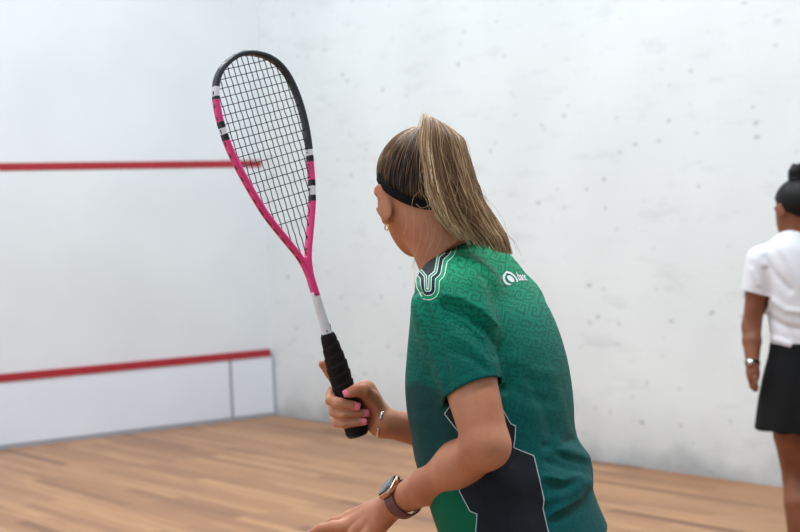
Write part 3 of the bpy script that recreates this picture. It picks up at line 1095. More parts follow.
# ponytail
GUIDE = np.array([  # v-ordered: centre u, v, half width, depth offset, half thickness
    (430, 130, 5, -.004, .008), (434.5, 119.5, 10.5, -.024, .018), (441, 130, 20, -.046, .026), (443, 146, 24.5, -.052, .031), (447, 165, 26.5, -.056, .033),
    (452, 185, 28.5, -.058, .034), (458, 203, 31, -.060, .034), (467, 221, 33, -.062, .030), (477, 235, 32, -.066, .026), (486, 250, 27, -.070, .020)])
GT_ = np.array([0, .07, .17, .28, .42, .56, .70, .83, .93, 1.0])


def guide(t):
    return [smooth_interp(t, GT_, GUIDE[:, i]) for i in range(5)]


def tail_paths(N, Mn, spread=1.0, tmax=None, loose=0.0):
    c = rng.uniform(-1, 1, N); e = rng.uniform(-1, 1, N)
    r = np.sqrt(c * c + e * e); m = np.maximum(1, r); c, e = c / m * spread, e / m * spread
    tm = np.clip(.91 + .08 * (c + 1) / 2 + rng.normal(0, .025, N), .5, 1.0) if tmax is None else tmax
    ph = rng.uniform(0, 6.28, (N, 2)); fr = rng.uniform(2, 6, N); am = rng.uniform(.2, 1, N) * (1 + loose * 3)
    out = np.zeros((N, Mn, 3))
    for k in range(Mn):
        f = k / (Mn - 1); t = tm * f
        u, v, hw, w_, ht = guide(t)
        du = am * np.sin(fr * f * 3 + ph[:, 0]) * 2.6 * f
        tw = .5 * f
        uu_ = u + (c * .975) * hw + du
        vv_ = v + c * (.16 * np.clip(t * 2, 0, 1) + .50 * np.exp(-((t - .10) / .09) ** 2)) * hw + am * np.sin(fr * f * 2 + ph[:, 1]) * 1.2 * f
        ww = w_ + e * ht + np.where(c > 0, 0, .018 * (-c) ** 2) + .018 * np.clip(c, 0, 1) ** 2
        D = D0 + ww
        out[:, k] = np.stack([(uu_ - 400) / F_PX * D, D, -(vv_ - 266) / F_PX * D], axis=1)
    return out, c, e


NP_, MP_ = 1500, 22
tp_, cc_, ee_ = tail_paths(NP_, MP_)
f_ = np.linspace(0, 1, MP_)
rad = np.tile(.00105 * (1 - .75 * np.clip((f_ - .75) / .25, 0, 1) ** 2), (NP_, 1))
tone_p = np.clip(.45 + rng.normal(0, .17, NP_) + .30 * (rng.random(NP_) < .18) + .16 * np.exp(-((cc_ + .75) / .22) ** 2) - .14 * np.exp(-((cc_ - .0) / .3) ** 2), 0, 1)
tone_v = np.clip(tone_p[:, None] + .16 * np.clip((f_[None] - .6) / .4, 0, 1), 0, 1)
Vp, Fp = tubes(tp_, rad, 4)
tv_ = np.repeat(tone_v.ravel(), 4)
fl, _, _ = tail_paths(90, MP_, 1.12, loose=1.3)
Vf, Ff = tubes(fl, np.full((90, MP_), .00028), 3)
tail = put('ponytail', to_world(np.concatenate([Vp, Vf])), np.array(Fp).tolist() + (np.pad(Ff, 0) + len(Vp)).tolist(), M['hair'], player)
float_attr(tail, 'tone', np.concatenate([tv_, np.full(len(Vf), .75)]))
tail['label'] = 'long streaked ponytail'
# hair tie
ring = []
tc = P(433, 124, -.012); ta = unit(P(440, 117, -.032) - P(431, 126, -.013)); TB = basis(ta, np.array([0, 1., .2]))
pth = [tc + TB[:, 1] * math.cos(a) * .010 + TB[:, 2] * math.sin(a) * .010 for a in np.linspace(0, 2 * math.pi, 25)]
Vt, Ft = tubes(np.array([pth]), np.full((1, 25), .003), 8)
put('hair_tie', to_world(Vt), Ft, M['black_cloth'], player)
# wisps at the nape
wl = [[(418, 214), (421, 226), (420, 240), (415, 256), (412, 268)], [(424, 214), (428, 230), (424, 246), (418, 262)], [(430, 216), (432, 234), (428, 250), (421, 268), (414, 290)], [(412, 210), (414, 226), (413, 246), (415, 268), (414, 286)],
      [(436, 218), (434, 236), (430, 248)], [(421, 190), (414, 197), (412, 206), (416, 214)], [(430, 205), (422, 208), (416, 204)], [(404, 206), (407, 220), (404, 234)], [(440, 222), (441, 236), (436, 250)]]
ws = []
for pl in wl:
    pl = np.array(pl, float); x = np.linspace(0, len(pl) - 1, 18); xi = np.arange(len(pl))
    uu_ = smooth_interp(x, xi, pl[:, 0]); vv_ = smooth_interp(x, xi, pl[:, 1])
    ws.append([P(a, b, -.048 + .010 * (i / 17)) for i, (a, b) in enumerate(zip(uu_, vv_))])
Vw, Fw = tubes(np.array(ws), np.full((len(ws), 18), .00034), 4)
wi = put('loose_wisps', to_world(Vw), Fw, M['hair'], player); float_attr(wi, 'tone', np.full(len(Vw), .8))

# headband round the lower hairline
hb = unit(np.array([(.99, .12, .20), (1.0, -.06, .02), (.95, -.32, -.20), (.78, -.60, -.46), (.42, -.80, -.64), (0, -.86, -.70), (-.42, -.80, -.64), (-.78, -.60, -.46), (-.95, -.32, -.20), (-1.0, -.06, .02), (-.99, .12, .20)]))
xi = np.arange(len(hb)); x = np.linspace(0, len(hb) - 1, 60)
hbp = unit(np.stack([smooth_interp(x, xi, hb[:, i]) for i in range(3)], axis=1))
hp = skull(hbp, .0030)
tg = np.gradient(hp, axis=0); tg /= np.linalg.norm(tg, axis=1)[:, None]
fr_ = []
for a, b in zip(hp, tg):
    n = unit(a - HC); s_ = np.cross(n, b); fr_.append((unit(s_), n))
Vb, Fb = sweep(hp, fr_, lambda i: rrect(.015, .0030, .0013, 2))
put('headband', to_world(Vb), Fb, M['black_cloth'], player)

# eyes
for s in (1, -1):
    R_ = basis(Hf, Hu)
    Vq, Fq_ = [], []
    n1, n2 = 12, 16
    c_ = HP(.031 * s, .079, -.018)
    for i in range(n1 + 1):
        for j in range(n2):
            a = math.pi * i / n1; b = 2 * math.pi * j / n2
            Vq.append(c_ + .0125 * (Hf * math.cos(a) + math.sin(a) * (math.cos(b) * Hl + math.sin(b) * Hu)))
    for i in range(n1):
        for j in range(n2):
            Fq_.append((i * n2 + j, i * n2 + (j + 1) % n2, (i + 1) * n2 + (j + 1) % n2, (i + 1) * n2 + j))
    put('eye', to_world(np.array(Vq)), Fq_, M['eye'], player)

# earring: a small hoop through the lobe
lob = HP(.0800, -.008, -.066)
pth = [lob + Hf * .0048 * math.cos(a) * .8 + np.array([0, 0, -1]) * (.004 + .0048 * math.sin(a)) + Hl * .002 * math.cos(a) for a in np.linspace(0, 2 * math.pi, 21)]
Vt, Ft = tubes(np.array([pth]), np.full((1, 21), .0011), 8)
put('earring', to_world(Vt), Ft, M['gold'], player)

# ------------------------------------------------------------------ smartwatch on the left wrist
aw = unit(wrL - elL)
u1 = unit(np.array([0, 0, 1.]) - aw * aw[2]); s1 = np.cross(aw, u1)
be = math.radians(42)
dw = u1 * math.cos(be) - s1 * math.sin(be); lw = np.cross(aw, dw)
wc = wrL - aw * .013 + np.array([0, 0, -.0012])
Rw = .0248
watch_c = wc + dw * (Rw + .0035)


def wbox(w_, h_, zs, rs, name, mat, parent):
    V, K = [], None
    for (z, k) in zip(zs, rs):
        pr = rrect(w_ * k, h_ * k, min(w_, h_) * k * .28, 5); K = len(pr)
        V += [watch_c + aw * a + lw * b + dw * z for a, b in pr]
    Fq = [(i * K + j, i * K + (j + 1) % K, (i + 1) * K + (j + 1) % K, (i + 1) * K + j) for i in range(len(zs) - 1) for j in range(K)]
    Fq.append(tuple(range(K))[::-1]); Fq.append(tuple((len(zs) - 1) * K + j for j in range(K)))
    return put(name, to_world(np.array(V)), Fq, mat, parent)


strap_path = []; frs = []
for a in np.linspace(math.radians(20), math.radians(340), 48):
    loose = .0022 + .0030 * (math.cos(a - math.pi) > 0) * math.cos(a - math.pi) ** 2
    r_ = Rw + loose
    p = wc + dw * math.cos(a) * (r_) + lw * math.sin(a) * (r_ * 1.02)
    strap_path.append(p); frs.append((aw, unit(dw * math.cos(a) + lw * math.sin(a))))
Vt, Ft = sweep(np.array(strap_path), frs, lambda i: rrect(.0215, .0024, .001, 2))
strap = put('watch_strap', to_world(Vt), Ft, M['mauve'], player); strap['label'] = 'mauve watch strap'
wcase = wbox(.0345, .0400, [-.0045, -.003, .0020, .0042], [.90, 1.0, 1.0, .93], 'watch_case', M['rose_gold'], player)
wbox(.0325, .0380, [.0036, .0052, .0062], [.97, .95, .86], 'watch_screen', M['glass_black'], wcase)
Vt, Ft = sweep(np.array([watch_c - aw * .0165 + lw * .007, watch_c - aw * .0195 + lw * .007]), [(lw, dw)] * 2, lambda i: circle(.003, 14))
put('watch_crown', to_world(Vt), Ft, M['rose_gold'], wcase)

# bangle on the right wrist, open at the front
ar = unit(wrR - elR); bc = P(380.5, 422.5, .0845)
BB = basis(unit(ar + np.array([0, .35, 0])), np.array([0, 0, 1.]))
view_ = np.array([0, -1., 0])
ang0 = math.atan2(view_ @ BB[:, 2], view_ @ BB[:, 1])
an = np.linspace(ang0 + .3, ang0 + 2 * math.pi - .3, 50)
pth = [bc + (BB[:, 1] * math.cos(a) + BB[:, 2] * math.sin(a)) * .0262 for a in an]
Vt, Ft = sweep(np.array(pth), [(BB[:, 0], BB[:, 1] * math.cos(a) + BB[:, 2] * math.sin(a)) for a in an], lambda i: rrect(.0042, .0016, .0007, 2))
put('bracelet', to_world(Vt), Ft, M['silver'], player)

# ------------------------------------------------------------------ shorts and shoes (mostly under the frame)
Q = Field((-.14, 2.0, -1.05), (.52, 3.1, -.36), .005)
Q.loft(ST[-6:, 0], ST[-6:, 1], ST[-6:, 2], ST[-6:, 3] - .012, ST[-6:, 4] - .012, Ld, Fd, .02)
Q.ell(pelvis, (.176, .131, .14), TA, .03)
for sgn in (1, -1):
    hip, knee, ank = legs[sgn]
    Q.cone(hip, hip + (knee - hip) * .55, .102, .090, .03)
sh_ = np.maximum(Q.g, -(Q.g + .012))
Xq, Yq, Zq = Q.ax[0][:, None, None], Q.ax[1][None, :, None], Q.ax[2][None, None, :]
for sgn in (1, -1):
    hip, knee, ank = legs[sgn]; c_ = hip + (knee - hip) * .52; n_ = unit(knee - hip)
    dd = (Xq - c_[0]) * n_[0] + (Yq - c_[1]) * n_[1] + (Zq - c_[2]) * n_[2]
    rr = np.sqrt((Xq - c_[0]) ** 2 + (Yq - c_[1]) ** 2 + (Zq - c_[2]) ** 2)
    sh_ = np.maximum(sh_, np.where(rr < .17, dd, -1))
tp0 = P(560, 540, -.06)
sh_ = np.maximum(sh_, (Zq - tp0[2]) + 0 * Xq + 0 * Yq)
Q.g = sh_.astype(np.float32)
Vq, Fq_ = Q.mesh(1)
put('shorts', to_world(Vq), Fq_, M['black_cloth'], player)
for sgn in (1, -1):
    hip, knee, ank = legs[sgn]
    aw_ = to_world(ank); f = RV @ Fd; f[2] = 0; f /= np.linalg.norm(f); l = np.array([-f[1], f[0], 0])

    def shoe(prof, name, mat, par):     # uses aw_, f, l of the foot at hand
        V = []; K = 20
        for x, hw, z0, z1 in prof:
            c = aw_ + f * x
            for k in range(K):
                a = 2 * math.pi * k / K
                ca, sa = math.cos(a), math.sin(a)
                yy = math.copysign(abs(ca) ** .7, ca) * hw; zz_ = (z0 + z1) / 2 + math.copysign(abs(sa) ** .7, sa) * (z1 - z0) / 2
                V.append(np.array([c[0], c[1], 0]) + l * yy + np.array([0, 0, zz_]))
        Fq = [(i * K + k, i * K + (k + 1) % K, (i + 1) * K + (k + 1) % K, (i + 1) * K + k) for i in range(len(prof) - 1) for k in range(K)]
        Fq.append(tuple(range(K))[::-1]); Fq.append(tuple((len(prof) - 1) * K + k for k in range(K)))
        return put(name, np.array(V), Fq, mat, par)
    so_ = shoe([(-.085, .024, .0, .02), (-.07, .036, 0, .026), (0, .037, 0, .026), (.06, .043, 0, .026), (.11, .046, 0, .026), (.16, .040, 0, .024), (.185, .022, .004, .02)], 'shoe', M['shoe'], player)
    so_['label'] = 'grey court shoe'
    shoe([(-.078, .024, .02, .075), (-.06, .035, .016, .105), (-.02, .037, .016, .115), (.03, .040, .016, .095), (.08, .043, .016, .072), (.13, .042, .016, .058), (.165, .034, .016, .046), (.178, .018, .02, .035)], 'upper', M['shoe'], so_)

# ================================================================== squash racket held in the right hand
SPX = RLEN / 401.0                                  # metres per pixel of axis length


def RP(s, t, n=0.0):
    return GA + RA * s + RT * t + RN * n


racket = empty('squash_racket', to_world(GA))
tag(racket, 'pink and black squash racket held upright in the hand of the woman in green', 'squash racket')
M['frame_black'] = plain('racket_black', (44, 52, 60), .32, bump=.02)
M['frame_pink'] = plain('racket_pink', (236, 62, 134), .3)
M['frame_white'] = plain('racket_white', (232, 230, 234), .35)
M['frame_jet'] = plain('racket_jet', (20, 20, 22), .4)
M['string'] = plain('string_black', (24, 27, 32), .5)
M['grip'] = plain('grip_black', (24, 17, 17), .75, bump=.4, bscale=900, **{'Specular IOR Level': .25})

KC = 603 * math.cos(phi)
HT = [(397.5, 0), (396.6, 6), (393.5, 14), (388, 22.5), (380, 29.4), (370, 34.0), (360, 36.5), (344, 38.4), (326, 38.7), (308, 37.5), (292, 35.2), (275, 31.9), (253, 27), (238, 23), (224, 18.0), (205, 10.6), (192, 5.6), (182, 2.8), (170, 1.1), (156, .5)]
# dense symmetric centre line: left arm from throat to the tip and down the right arm
hs = np.array([p[0] for p in HT][::-1]) * SPX; hk = np.array([p[1] for p in HT][::-1]) / KC * .985
cum = np.concatenate([[0], np.cumsum(np.hypot(np.diff(hs), np.diff(hk)))])
tt = np.linspace(0, cum[-1], 90)
ls = smooth_interp(tt, cum, hs); lk = np.maximum(smooth_interp(tt, cum, hk), 0)
S_ = np.concatenate([ls, ls[::-1][1:]]); T_ = np.concatenate([-lk, lk[::-1][1:]])
path2 = np.stack([S_, T_], axis=1)
tan = np.gradient(path2, axis=0); tan /= np.linalg.norm(tan, axis=1)[:, None]
path = np.array([RP(a, b) for a, b in path2])
frames = [(RA * (-q[1]) + RT * q[0], RN) for q in tan]     # in-plane normal, plane normal
prof = rrect(.0085, .0150, .0034, 3)


def fprof(i):
    u = min(i, len(path) - 1 - i) / (len(path) / 2)
    k = 1 - .12 * max(0, 1 - u * 6)
    return [(a * k, b * k) for a, b in prof]


V, Fq = sweep(path, frames, fprof)
Kp = len(prof)
mi = []
for f in Fq:
    i = min(q // Kp for q in f); s = path2[min(i, len(path2) - 1), 0] / SPX; left = path2[min(i, len(path2) - 1), 1] < 0
    if left: st = [(370, 0), (362, 2), (357.5, 3), (336, 1), (331.5, 3), (322.5, 2), (317.5, 3)]
    else: st = [(289.5, 0), (282.5, 2), (277.5, 3), (258.5, 1), (254, 3), (245, 2), (240, 3)]
    c = 1
    for lim, cc in st:
        if s > lim: c = cc; break
    mi.append(c)
fr = put('frame', to_world(V), Fq, None, racket, mats=[M['frame_black'], M['frame_pink'], M['frame_white'], M['frame_jet']], midx=mi)
fr['label'] = 'pink frame with black tip and white bands'

# grommet slots on the outside of the frame, string holes inside
gm = []
for i in range(10, len(path) - 10, 4):
    s = path2[i, 0] / SPX; n_ = frames[i][0]
    o = np.sign(n_ @ (path[i] - RP(.30 * RLEN / .401 * .401 + .18, 0)))
    tg = RA * tan[i][0] + RT * tan[i][1]
    ln = .004 if s < 320 else .003
    if s < 250: ln = .0072
    pth = [path[i] + n_ * o * .0041 + tg * q for q in np.linspace(-ln, ln, 4)]
    v, f = sweep(np.array(pth), [(n_, RN)] * 4, lambda k: rrect(.0010, .0034, .0004, 1)); gm.append((v, f))
    v, f = sweep(np.array([path[i] - n_ * o * .0040, path[i] - n_ * o * .0054]), [(tg, RN)] * 2, lambda k: circle(.0014, 8)); gm.append((v, f))


def join(parts):
    Vs, Fs, o = [], [], 0
    for v, f in parts:
        Vs.append(np.asarray(v)); Fs += [tuple(int(q) + o for q in ff) for ff in f]; o += len(v)
    return np.concatenate(Vs), Fs


V, Fq = join(gm)
put('grommet_strip', to_world(V), Fq, M['frame_jet'], racket)

# strings: mains along the axis, crosses over and under them
inner_h = lambda s: smooth_interp(np.atleast_1d(np.asarray(s, float)), hs, hk)
sp = []
nm = 16; pitch = .0107
mains = [(i - (nm - 1) / 2) * pitch for i in range(nm)]
crs = [386 - .5]; step = 8.3
sv = 386.0; crosses = []
while sv > 222:
    crosses.append(sv * SPX); sv -= 8.6 if sv > 300 else (9.6 if sv > 262 else 12.2)
ss = np.linspace(hs[0], hs[-1], 700); hh = inner_h(ss)
for m_i, t in enumerate(mains):
    ok = ss[hh > abs(t) + .001]
    a, b = ok.min(), ok.max()
    n = 40
    q = np.linspace(a, b, n)
    fan = 1.0
    nn = [.0006 * (1 if (m_i + int((x / SPX) / 8.6)) % 2 else -1) for x in q]
    sp.append(tubes(np.array([[RP(x, t * fan, z) for x, z in zip(q, nn)]]), np.full((1, n), .0008), 6))
for c_i, s in enumerate(crosses):
    h_ = float(inner_h(s)[0])
    n = 34
    q = np.linspace(-h_, h_, n)
    sp.append(tubes(np.array([[RP(s, x, -.0006 * (1 if (c_i + int((x + 1) / pitch)) % 2 else -1)) for x in q]]), np.full((1, n), .0008), 6))
V, Fq = join(sp)
put('string_bed', to_world(V), Fq, M['string'], racket)

# throat and shaft: the two arms close into one tapering stem
sec = [(187, .0090, .0120), (178, .0112, .0140), (170, .0112, .0150), (160, .0118, .0152), (152, .0122, .0150), (146, .0126, .0148)]


def stem(sec, mat, name):
    pth = np.array([RP(s * SPX, 0) for s, _, _ in sec])
    V, Fq = sweep(pth, [(RT, RN)] * len(sec), lambda i: rrect(sec[i][1], sec[i][2], min(sec[i][1:]) * .42, 4))
    return put(name, to_world(V), Fq, mat, racket)


def dense(tab, n):
    tab = sorted(tab); x = np.array([q[0] for q in tab], float)
    z = np.linspace(x[0], x[-1], n)
    return [(a, float(b), float(c)) for a, b, c in zip(z, smooth_interp(z, x, np.array([q[1] for q in tab])), smooth_interp(z, x, np.array([q[2] for q in tab])))]


th_o = stem(dense(sec, 20), M['frame_pink'], 'throat')
# white shaft, cut slanting where the pink starts
sh = dense([(150.5, .0126, .0146), (135, .0132, .0150), (120, .0150, .0160), (100, .0190, .0190)], 16)
stem(sh, M['frame_white'], 'shaft')
mk = []
for (s0, t0, wd, hg) in ((109.5, -.0052, .0016, .003), (109, -.0028, .0026, .0012), (109, .0, .0022, .0012), (110, .0030, .0012, .0048), (113.5, .0046, .001, .006)):
    v, f = box_mesh((-wd / 2, -hg / 2, 0), (wd / 2, hg / 2, .0006))
    hf = .0078
    nrm = (RN * .95 + RT * -.05); nrm /= np.linalg.norm(nrm)
    v = np.array([RP(s0 * SPX, t0) + RT * q[0] + RA * q[1] + RN * (hf + q[2]) for q in v]); mk.append((v, f))
V, Fq = join(mk); put('shaft_lettering', to_world(V), Fq, M['frame_jet'], racket, smooth=False)
# grip: wrapped in overlapping tape
gs = [(106.5, .0205), (104, .0235), (98, .0262), (88, .0300), (78, .0335), (70, .0352), (58, .0356), (40, .0350), (22, .0346), (10, .0352), (3, .0366), (.5, .0355)]
gs = sorted(gs); gx = np.array([q[0] for q in gs]); gr = np.array([q[1] for q in gs])
zz = np.linspace(gx[0], gx[-1], 120)
rad = smooth_interp(zz, gx, gr) / 2
NK = 28
Vg = []; 
for s, r in zip(zz, rad):
    for k in range(NK):
        a = 2 * math.pi * k / NK
        ca, sa = math.cos(a), math.sin(a)
        sq = (abs(ca) ** 3 + abs(sa) ** 3) ** (-1 / 3)
        ph = (s * SPX / .0165 + k / NK + .3) % 1.0
        rr = r * (.55 + .45 * sq) * (1 + (.10 * (ph - .5) if 4 < s < 100 else 0))
        Vg.append(RP(s * SPX, ca * rr * .97, sa * rr * 1.03))
Fq = []
for i in range(len(zz) - 1):
    for k in range(NK):
        Fq.append((i * NK + k, i * NK + (k + 1) % NK, (i + 1) * NK + (k + 1) % NK, (i + 1) * NK + k))
Fq.append(tuple(range(NK))[::-1]); Fq.append(tuple((len(zz) - 1) * NK + k for k in range(NK)))
grip = put('grip', to_world(np.array(Vg)), Fq, M['grip'], racket)
cap = [(0.5, .0176), (-1.0, .0174), (-2.0, .0150)]
V, Fq = sweep(np.array([RP(s * SPX, 0) for s, _ in cap]), [(RT, RN)] * 3, lambda i: [(a * cap[i][1], b * cap[i][1]) for a, b in circle(1, 28)])
put('butt_cap', to_world(V), Fq, M['frame_jet'], racket)
dq = []
for s, th_, r_ in ((53, 100, .0009), (51.5, 96, .0006)):
    v, f = sweep(np.array([GP(s * SPX, th_, .0178), GP(s * SPX, th_, .0186)]), [(RA, e1)] * 2, lambda k: circle(r_, 8)); dq.append((v, f))
V, Fq = join(dq); put('grip_emblem', to_world(V), Fq, M['frame_white'], racket)

# ================================================================== second player by the side wall
D2 = 5.6


def Q2(u, v, dw=0.0):
    return PD(u, v, D2 + dw)


F2, L2 = hvec(80)
hb_ = Q2(803, 345); base2 = to_world(hb_); base2[2] = 0.0
UPW = to_view(base2 + np.array([0, 0, 1.0])) - to_view(base2)
UPW = UPW / np.linalg.norm(UPW)
foot2 = to_view(base2)


def at2(l, f, z):
    """l metres to her left, f forward, z above the floor"""
    return foot2 + L2 * l + F2 * f + UPW * z


def zof(v):
    return to_world(Q2(800, v))[2]


T2 = np.stack([L2, F2, np.array([0, 0, 1.])], axis=1)
z_sh, z_wa, z_he = zof(262), zof(345), zof(430)
h2 = .0038
lo2 = np.array([.98, D2 - .45, foot2[2] - .04]); hi2 = np.array([1.95, D2 + .45, .38])
HC2 = Q2(797.5, 204); H2f, _ = hvec(66); H2u = np.array([.02, 0, 1.]); H2f = unit(H2f - H2u * (H2f @ H2u) / (H2u @ H2u)); H2l = unit(np.cross(H2u, H2f)); H2R = np.stack([H2l, H2f, np.cross(H2f, H2l)], axis=1)
if H2R[:, 2][2] < 0: H2R[:, 2] *= -1


def HP2(l, f, u): return HC2 + H2R @ np.array([l, f, u])


# trunk table: v, half width, half depth, centre u
TT2 = [(229, .045, .040, 800), (236, .088, .056, 801), (246, .130, .076, 802), (262, .150, .090, 803), (290, .142, .098, 804), (315, .130, .095, 805), (345, .122, .090, 805), (375, .150, .105, 805), (395, .160, .110, 805)]
tb = np.array([[Q2(c, v)[2], Q2(c, v)[0], D2, a, b] for v, a, b, c in TT2])
B2 = Field(lo2, hi2, h2)
B2.loft(tb[:, 0], tb[:, 1], tb[:, 2], tb[:, 3] - .012, tb[:, 4] - .012, L2, F2, .02)
B2.chain([Q2(801, 250), HP2(0, -.01, -.06)], [.052, .047], .02)
arms2 = {}
for s, el, wr in ((1, Q2(751.5, 326, .02), Q2(752.5, 364, -.03)), (-1, at2(-.215, -.01, zof(326)), at2(-.215, .06, zof(364)))):
    shp = Q2(762, 260, 0) if s > 0 else at2(-.150, 0, zof(260))
    arms2[s] = (shp, el, wr)
    B2.chain([shp, shp * .5 + el * .5, el], [.046, .040, .033], .02)
    B2.chain([el, el + (wr - el) * .4, wr], [.033, .034, .0225], .015)
    hd = unit(wr - el) * .6 + np.array([.04, .02, -.55]); hd = unit(hd)
    pk = wr + hd * .048
    B2.chain([wr, wr + hd * .03, pk], [.022, .024, .022], .012)
    for q_, (o, ln, r) in enumerate(((.024, .042, .0080), (.008, .047, .0084), (-.008, .044, .0080), (-.022, .035, .0070))):
        b0 = pk + F2 * o; curl = (L2 * -s * .15 + hd); curl = unit(curl); curl2 = unit(L2 * -s * .55 + hd)
        B2.chain([b0, b0 + hd * ln * .45, b0 + hd * ln * .45 + curl * ln * .35, b0 + hd * ln * .45 + curl * ln * .35 + curl2 * ln * .25], [r * 1.15, r, r * .92, r * .8], .003)
    t0_ = wr + hd * .018 + F2 * .02
    B2.chain([t0_, t0_ + hd * .03 + F2 * .014, t0_ + hd * .055 + F2 * .010 - L2 * s * .01], [.012, .0095, .0078], .006)
legs2 = {}
for s in (1, -1):
    hip = at2(.048 * s, 0, zof(392)); kn = at2(.030 * s + (.006 if s > 0 else -.012), .012, zof(478)); an_ = at2(.058 * s, -.03, .075)
    legs2[s] = (hip, kn, an_)
    B2.chain([hip, hip * .5 + kn * .5, kn], [.088, .074, .051], .02)
    B2.chain([kn, kn + (an_ - kn) * .32 - F2 * .016, an_], [.050, .055, .032], .012)
    B2.chain([an_ - UPW * .03 - F2 * .02, an_ - UPW * .04 + F2 * .12], [.034, .026], .015)
B2.ell(HC2, (.069, .086, .080), H2R, .015)
B2.ell(HP2(0, .025, -.05), (.056, .066, .060), H2R, .02)
B2.ell(HP2(0, .05, -.092), (.032, .034, .025), H2R, .025)
B2.cone(HP2(0, .088, -.015), HP2(0, .106, -.045), .007, .011, .01)
B2.cone(HP2(.020, .088, -.070), HP2(-.020, .088, -.070), .006, .006, .006)
for s in (1, -1):
    B2.ell(HP2(.030 * s, .092, -.016), (.014, .011, .009), H2R, .008, sub=True)
    B2.ell(HP2(.030 * s, .077, -.016), (.012, .012, .011), H2R, .003)
    E2_ = basis(H2R @ np.array([s * .8, -.55, .1]), H2R @ np.array([0, .2, .97]))
    B2.ell(HP2(.076 * s, -.004, -.026), (.0065, .018, .029), E2_, .005)
V2, F2q = B2.mesh(2)
p2 = put('person', to_world(V2), F2q, M['skin_tan'], origin=base2)
tag(p2, 'woman in white t-shirt and black skirt, dark hair in a bun, seen from behind', 'person')

# white t-shirt
S2 = Field(lo2, hi2, h2 * .8)
S2.loft(tb[:, 0], tb[:, 1], tb[:, 2], tb[:, 3] + .004, tb[:, 4] + .004, L2, F2, 0)
cuts = []
for s in (1, -1):
    shp, el, wr = arms2[s]
    c_ = shp + (el - shp) * .50 + L2 * s * .006
    S2.cone(shp + (el - shp) * .02, c_ + unit(el - shp) * .04, .058, .0500, .025)
    cuts.append((shp, c_, unit(el - shp)))
out2 = S2.g
sh2 = np.maximum(out2, -(out2 + .0065))
X2, Y2, Z2 = S2.ax[0][:, None, None], S2.ax[1][None, :, None], S2.ax[2][None, None, :]
for shp, c_, n_ in cuts:
    t_ = np.clip(((X2 - shp[0]) * n_[0] + (Y2 - shp[1]) * n_[1] + (Z2 - shp[2]) * n_[2]), -.1, .3)
    da2 = np.sqrt((X2 - shp[0] - t_ * n_[0]) ** 2 + (Y2 - shp[1] - t_ * n_[1]) ** 2 + (Z2 - shp[2] - t_ * n_[2]) ** 2)
    m_ = unit(n_ + np.array([-.10, 0, 0]))
    dd = (X2 - c_[0]) * m_[0] + (Y2 - c_[1]) * m_[1] + (Z2 - c_[2]) * m_[2]
    tr_l = np.abs((X2 - tb[4, 1]) * L2[0] + (Y2 - D2) * L2[1]) - .140
    sh2 = np.maximum(sh2, np.where((da2 < .08) & (tr_l > -.004), dd, -1))
nk2 = Q2(800, 231)
neck2 = (Z2 - nk2[2]) + .25 * ((X2 - nk2[0]) * F2[0] + (Y2 - nk2[1]) * F2[1])
sh2 = np.maximum(sh2, neck2)
sh2 = np.maximum(sh2, (Q2(803, 351)[2] - Z2) + 0 * X2 + 0 * Y2)
S2.g = sh2.astype(np.float32)
Vt2, Ft2 = S2.mesh(2)
N2 = normals(Vt2, Ft2); u2_, v2_ = px_of(Vt2)
d2 = np.zeros(len(Vt2))
for pl, amp, wd in [([(765, 270), (767, 290), (768, 320)], -.010, 3), ([(772, 300), (786, 310), (800, 312)], .006, 3.5), ([(770, 318), (784, 326), (800, 330)], -.006, 3.5), ([(772, 338), (790, 344)], .006, 3),
                    ([(765, 258), (775, 275), (790, 290)], -.006, 4), ([(752, 270), (758, 284)], .004, 3), ([(778, 245), (790, 262), (800, 285)], .004, 4), ([(790, 330), (795, 345)], -.005, 3)]:
    d2 += amp * np.exp(-(seg_dist(u2_, v2_, pl) / wd) ** 2)
Vt2 = Vt2 + N2 * (d2 * np.clip(-N2[:, 1] * 2 + .3, 0, 1))[:, None]
M['white_cloth'] = plain('white_cotton', (222, 224, 230), .8, nscale=30, var=.02, bump=.25, bscale=300)
t2 = put('t_shirt', to_world(Vt2), Ft2, M['white_cloth'], p2, origin=base2); t2['label'] = 'plain white t-shirt'

# black skirt
K2 = Field(lo2, hi2, h2 * .9)
sk = np.array([[Q2(805, v)[2], Q2(cu2, v)[0], D2, a, b] for v, a, b, cu2 in [(341, .126, .094, 805), (352, .130, .100, 805), (375, .150, .118, 805), (400, .166, .136, 805), (434, .182, .152, 805)]])
K2.loft(sk[:, 0], sk[:, 1], sk[:, 2], sk[:, 3], sk[:, 4], L2, F2, 0)
sk2 = np.maximum(K2.g, -(K2.g + .0075))
Z2 = K2.ax[2][None, None, :]
X2 = K2.ax[0][:, None, None]
hemk = Q2(803, 431.5)
sk2 = np.maximum(sk2, (hemk[2] - Z2) - .05 * (X2 - hemk[0]) + 0 * K2.ax[1][None, :, None])
sk2 = np.maximum(sk2, (Z2 - Q2(803, 342.5)[2]) + 0 * sk2)
K2.g = sk2.astype(np.float32)
Vk, Fk = K2.mesh(2)
uk, vk = px_of(Vk)
Nk = normals(Vk, Fk)
Vk = Vk + Nk * (.0025 * np.sin(uk * .28 + vk * .02) * np.clip((vk - 370) / 60, 0, 1))[:, None]
sko = put('skirt', to_world(Vk), Fk, M['black_cloth'], p2, origin=base2); sko['label'] = 'short black skirt'

